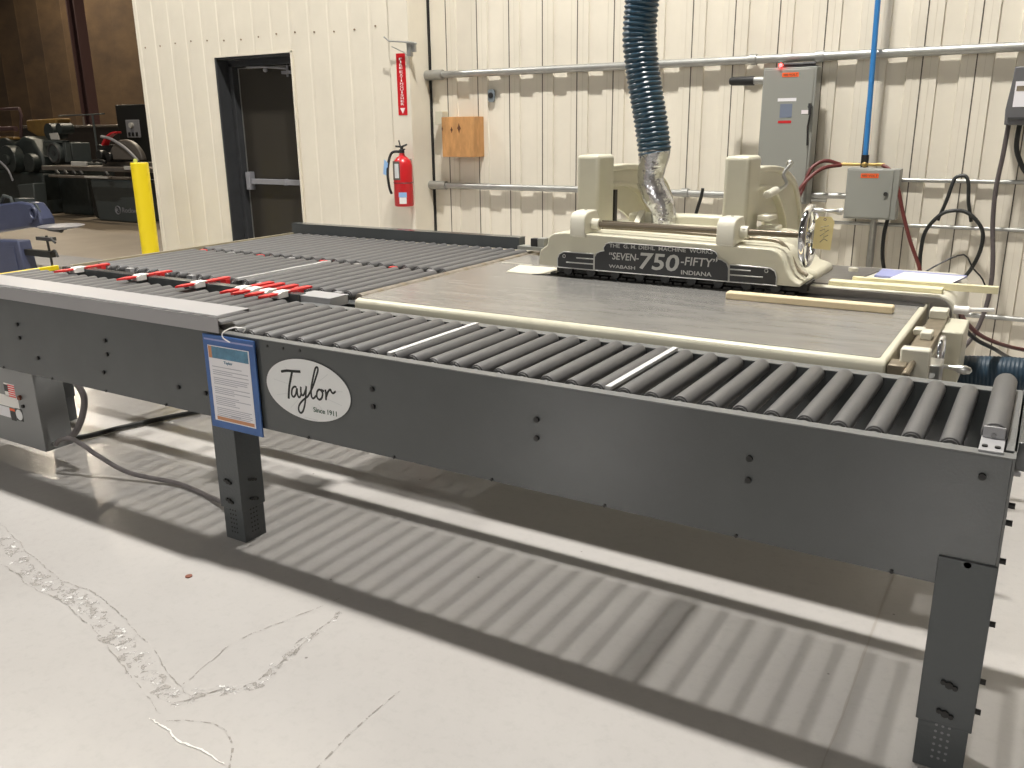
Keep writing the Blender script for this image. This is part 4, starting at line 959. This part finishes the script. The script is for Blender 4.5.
for x0, x1, z0, z1 in ((-14.62, -14.20, .925, 1.0), (-13.18, -12.7, .88, .94)):
    q = MB(); q.box(x0, x1, 9.30, 9.345, z0, z1); obj('white_block', q, M['farwhite'], fs2, .008)
q = MB(); c = (-13.10, 9.62); L = []
for i in range(17):
    a = math.radians(10 + 160 * i / 16); L.append((c[0] + .46 * math.cos(a), .93 + .40 * math.sin(a)))
q.prism(L, 'y', 9.55, 9.64); obj('round_guard', q, M['guard'], fs2, .02)
q = MB(); Lo = []; Li = []
for i in range(9):
    a = math.radians(88 + 55 * i / 8); Lo.append((c[0] - .12 + .53 * math.cos(a), .93 + .53 * math.sin(a))); Li.append((c[0] - .12 + .47 * math.cos(a), .93 + .50 * math.sin(a)))
q.prism(Lo + Li[::-1], 'y', 9.50, 9.62); obj('red_cover', q, M['red'], fs2, .01)
q = MB(); q.tube(smooth([(-13.60, 9.5, 1.38), (-13.35, 9.5, 1.34), (-13.05, 9.5, 1.22), (-12.85, 9.5, 1.10), (-12.70, 9.5, .98)]), .025, 8); obj('guard_arm', q, M['silverpad'], fs2)
q = MB(); q.box(-14.3, -13.75, 9.62, 9.9, .985, 1.27); q.cyl((-14.1, 9.5, 1.10), (-14.1, 9.65, 1.10), .09, 16); q.cyl((-13.85, 9.5, 1.08), (-13.85, 9.65, 1.08), .07, 16); q.tube([(-14.2, 9.45, 1.0), (-14.05, 9.45, 1.02), (-13.85, 9.45, .99)], .03, 8); obj('saw_motor', q, M['blackbox'], fs2, .02)
for x in (-15.0, -14.75, -14.5, -13.6, -14.3):
    q = MB(); q.tube(smooth([(x - .06, 9.28, .80), (x, 9.25, .84), (x + .07, 9.25, .79)]), .022, 8); obj('clamp_lever', q, M['dark'], fs2)

ma = thing('old_motor_machine', 'dark green machine with a round motor and white card, behind the grey saw table', 'machine', (-14.9, 9.9, 0))
q = MB(); q.box(-15.30, -14.4, 9.9, 10.5, 0, .95); obj('bed', q, M['grime'], ma, .03)
q = MB(); q.cyl((-15.05, 9.75, 1.12), (-15.05, 10.3, 1.12), .19, 26); q.box(-15.35, -14.75, 9.92, 10.3, .95, 1.30); mm = obj('motor', q, M['sawgrey'], ma, .015)
q = MB(); q.torus((-15.05, 9.745, 1.12), (0, 1, 0), .16, .02, 30, 8); q.cyl((-15.05, 9.74, 1.12), (-15.05, 9.76, 1.12), .05, 14); obj('motor_fan_cover', q, M['dark'], mm)
q = MB(); q.box(-14.82, -14.74, 9.80, 9.90, .96, 1.34); q.box(-15.40, -14.74, 9.80, 9.90, 1.30, 1.34); obj('motor_cradle', q, M['sawgrey'], ma, .01)
q = MB(); q.prism([(-15.25, 1.36), (-14.98, 1.36), (-15.02, 1.48), (-15.28, 1.47)], 'y', 9.86, 9.87); obj('white_card', q, M['farwhite'], ma)
q = MB(); q.cyl((-15.35, 9.9, 1.50), (-15.35, 10.2, 1.50), .15, 22); q.cyl((-15.1, 9.95, 1.55), (-15.1, 10.2, 1.55), .10, 18); obj('upper_drum', q, M['grime'], ma)
q = MB(); q.cyl((-15.6, 10.3, 1.78), (-14.2, 10.3, 1.80), .012, 8); q.cyl((-14.55, 10.3, .9), (-14.55, 10.3, 1.8), .02, 8); obj('overhead_rod', q, M['sawgrey'], ma)
lt = thing('old_lathe', 'dark green cast iron lathe with pulleys and an ochre hood at the far left', 'machine', (-16.4, 9.9, 0))
q = MB(); q.prism([(-17.6, 0), (-15.75, 0), (-15.85, .25), (-15.72, .75), (-17.6, .80)], 'y', 9.7, 10.4); obj('bed', q, M['grime'], lt, .04)
q = MB(); q.prism([(-17.6, .78), (-15.75, .74), (-15.75, 1.05), (-16.0, 1.36), (-16.3, 1.42), (-16.6, 1.30), (-17.0, 1.40), (-17.6, 1.30)], 'y', 9.75, 10.3); obj('headstock', q, M['grime'], lt, .05)
q = MB(); q.cyl((-16.55, 9.55, 1.0), (-16.55, 9.75, 1.0), .26, 28); q.cyl((-16.55, 9.50, 1.0), (-16.55, 9.56, 1.0), .10, 20); q.cyl((-15.95, 9.6, .95), (-15.95, 9.75, .95), .17, 22); obj('pulley', q, M['grime'], lt, .01)
q = MB(); q.tube(smooth([(-16.75, 9.5, .98), (-16.6, 9.48, .92), (-16.45, 9.48, .80), (-16.4, 9.5, .62)]), .02, 8); obj('belt_lever', q, M['silverpad'], lt)
q = MB(); q.prism([(-16.85, 1.72), (-15.82, 1.74), (-15.95, 1.45), (-16.1, 1.36), (-16.5, 1.40), (-16.85, 1.52)], 'y', 10.2, 10.5); obj('ochre_hood', q, M['ochre'], lt, .03)
q = MB(); q.tube([(-17.5, 10.0, 1.92), (-16.65, 10.0, 1.93), (-16.62, 10.0, 1.80), (-16.75, 10.0, 1.4)], .03, 8); q.cyl((-17.4, 9.9, 1.55), (-16.7, 9.9, 1.56), .05, 10); obj('overhead_pipe', q, M['maroon'], lt)
q = MB(); q.box(-17.5, -16.75, 9.85, 10.1, 1.36, 1.41); obj('upper_rail', q, M['ochre'], lt, .01)
q = MB(); q.prism([(-15.95, .06), (-15.55, .10), (-15.50, .60), (-16.02, .56)], 'y', 9.35, 9.6); obj('side_cabinet', q, M['sawgrey'], lt, .02)
cp_ = thing('switch_cabinet', 'tall black cabinet with a silver switch plate beside the cream wall edge', 'cabinet', (-15.2, 11.1, 0))
q = MB(); q.box(-15.75, -14.6, 11.1, 11.5, 0, 1.98); obj('cabinet_body', q, M['blackbox'], cp_, .02)
q = MB(); q.box(-15.45, -15.05, 11.07, 11.099, 1.37, 1.70); pp = obj('switch_plate', q, M['silverpad'], cp_, .01)
q = MB(); q.cyl((-15.25, 11.07, 1.60), (-15.25, 11.02, 1.60), .05, 16); obj('dial', q, M['farwhite'], pp)
for k in range(3):
    q = MB(); q.box(-15.38 + k * .11, -15.33 + k * .11, 11.05, 11.07, 1.40, 1.47); obj('push_button', q, M['black'], pp)
sh = thing('storage_rack', 'long dark brown enclosure along the far wall behind the machines', 'rack', (-19, 12.6, 0))
q = MB(); q.box(-21.5, -15.3, 12.5, 13.3, 0, 1.60); obj('rack_body', q, mat('dark_brown_rack', (.022, .017, .014), .6), sh, .02)
q = MB(); q.cyl((-21.3, 12.45, 1.63), (-16, 12.45, 1.60), .02, 8); obj('rack_rail', q, M['guard'], sh)

# blue-grey machine at the left edge
pm = thing('blue_machine', 'blue grey machine arm and cabinet at the left edge of the picture', 'machine', (-9.6, 5.2, 0))
q = MB(); q.prism([(-10.6, .35), (-9.50, .50), (-9.35, .50), (-9.27, .53), (-9.27, .60), (-9.33, .68), (-9.42, .76), (-9.65, .77), (-10.6, .67)], 'y', 5.45, 5.62); obj('arm_casting', q, M['purple'], pm, .02)
q = MB(); q.cyl((-9.45, 5.44, .63), (-9.45, 5.46, .63), .08, 20); q.torus((-9.36, 5.44, .66), (0, 1, 0), .06, .014, 20, 6); obj('arm_boss', q, M['purple'], pm)
q = MB(); q.tube([(-10.1, 5.5, .72), (-9.98, 5.5, .82), (-9.85, 5.5, .80), (-9.83, 5.5, .74)], .02, 8); q.box(-9.78, -9.55, 5.5, 5.6, .76, .80); q.tube([(-9.5, 5.5, .76), (-9.38, 5.5, .74), (-9.33, 5.5, .66)], .015, 8); obj('lever', q, M['sawgrey'], pm)
q = MB(); q.prism([(-9.9, 0), (-8.90, 0), (-8.97, .435), (-9.9, .395)], 'y', 5.0, 5.14); cc = obj('lower_cabinet', q, M['purple'], pm, .015)
q = MB(); q.prism([(-9.6, .05), (-9.02, .06), (-9.05, .375), (-9.6, .35)], 'y', 4.992, 4.999); obj('cabinet_panel', q, M['purple'], cc, .004)
q = MB(); q.box(-8.95, -8.50, 5.04, 5.10, .285, .345); q.tube(smooth([(-8.50, 5.06, .34), (-8.44, 5.06, .36), (-8.40, 5.06, .30)]), .012, 8); obj('pedal_bar', q, M['blackbox'], pm)
q = MB(); q.cyl((-8.54, 5.08, 0), (-8.58, 5.08, .50), .012, 8); q.box(-8.72, -8.48, 5.05, 5.12, .45, .485); q.tube(smooth([(-8.48, 5.06, .48), (-8.41, 5.06, .44)]), .012, 8); obj('stand_rod', q, M['dark'], pm)
q = MB(); q.lathe((-8.98, 5.5, .505), (-8.98, 5.5, .6), [(0, .10), (.02, .22), (.035, .23), (.04, .21)], 28); obj('round_tray', q, M['silverpad'], pm)
q = MB(); q.box(-9.3, -9.05, 5.5, 5.6, .48, .505); q.cyl((-9.0, 5.5, .49), (-9.3, 5.55, .49), .03, 8); obj('tray_arm', q, M['dark'], pm)

q = MB(); q.cyl((-2.40, 1.735, .001), (-2.40, 1.735, .004), .012, 12); tag(obj('red_scrap', q, M['darkred']), 'tiny red scrap lying on the pale concrete floor', 'scrap')

ma.location.x -= .75; lt.location.x -= .45
for o in fs2.children:
    if o.name.split('.')[0] in ('round_guard', 'red_cover', 'guard_arm'): o.location.x -= .35; o.location.z += .03
# the saw stands slightly bigger and lower than it was drawn: bed top level with the rollers
SZ = 1.0148
for o in list(COL.objects):
    if o.parent is None and o.name.split('.')[0] in ('rip_saw', 'paper_tag', 'wood_stick', 'wood_board', 'folder', 'paper_sheets', 'wood_offcut') or o is dh:
        o.location = (o.location.x * SZ, o.location.y * SZ, o.location.z * SZ - 1.5 * (SZ - 1)); o.scale = (SZ, SZ, SZ)

# ------------------------------------------------------------------ lights
def fixture(x, y, energy, sx=.55, sy=.30, col=(1, .93, .82), z=5.2, vis=True, label='high bay lamp'):
    ld = bpy.data.lights.new('lamp_light', 'AREA'); ld.shape = 'RECTANGLE'; ld.size = sx; ld.size_y = sy; ld.energy = energy; ld.color = col
    lo = bpy.data.objects.new('lamp_light', ld); COL.objects.link(lo); lo.location = (x, y, z); return lo
LC = (1, .965, .91)
ZL = 8.0
for x, y, e in ((-2.0, 3.45, 1250), (-9.0, 3.45, 700), (5.5, 3.45, 500), (-6.5, -6, 110), (.5, -6, 110)):
    fixture(x, y, e, .68, .30, LC, ZL)
fixture(-11.0, -18.4, 2200, 1.0, 1.0, LC, ZL); fixture(-.7, -18.0, 2200, 1.4, 1.0, LC, ZL)
for x, y, e in ((-17, 14, 900), (-26, 15, 700), (-14, 9.2, 350)): fixture(x, y, e, .5, .5, (1, .87, .68), 7.5)

w = bpy.data.worlds.new('world'); scene.world = w; w.use_nodes = True
w.node_tree.nodes['Background'].inputs[0].default_value = (.9, .95, 1, 1); w.node_tree.nodes['Background'].inputs[1].default_value = .1
scene.view_settings.view_transform = 'Standard'; scene.view_settings.look = 'None'
scene.view_settings.gamma = 1; scene.view_settings.use_curve_mapping = False
scene.view_settings.exposure = -0.62
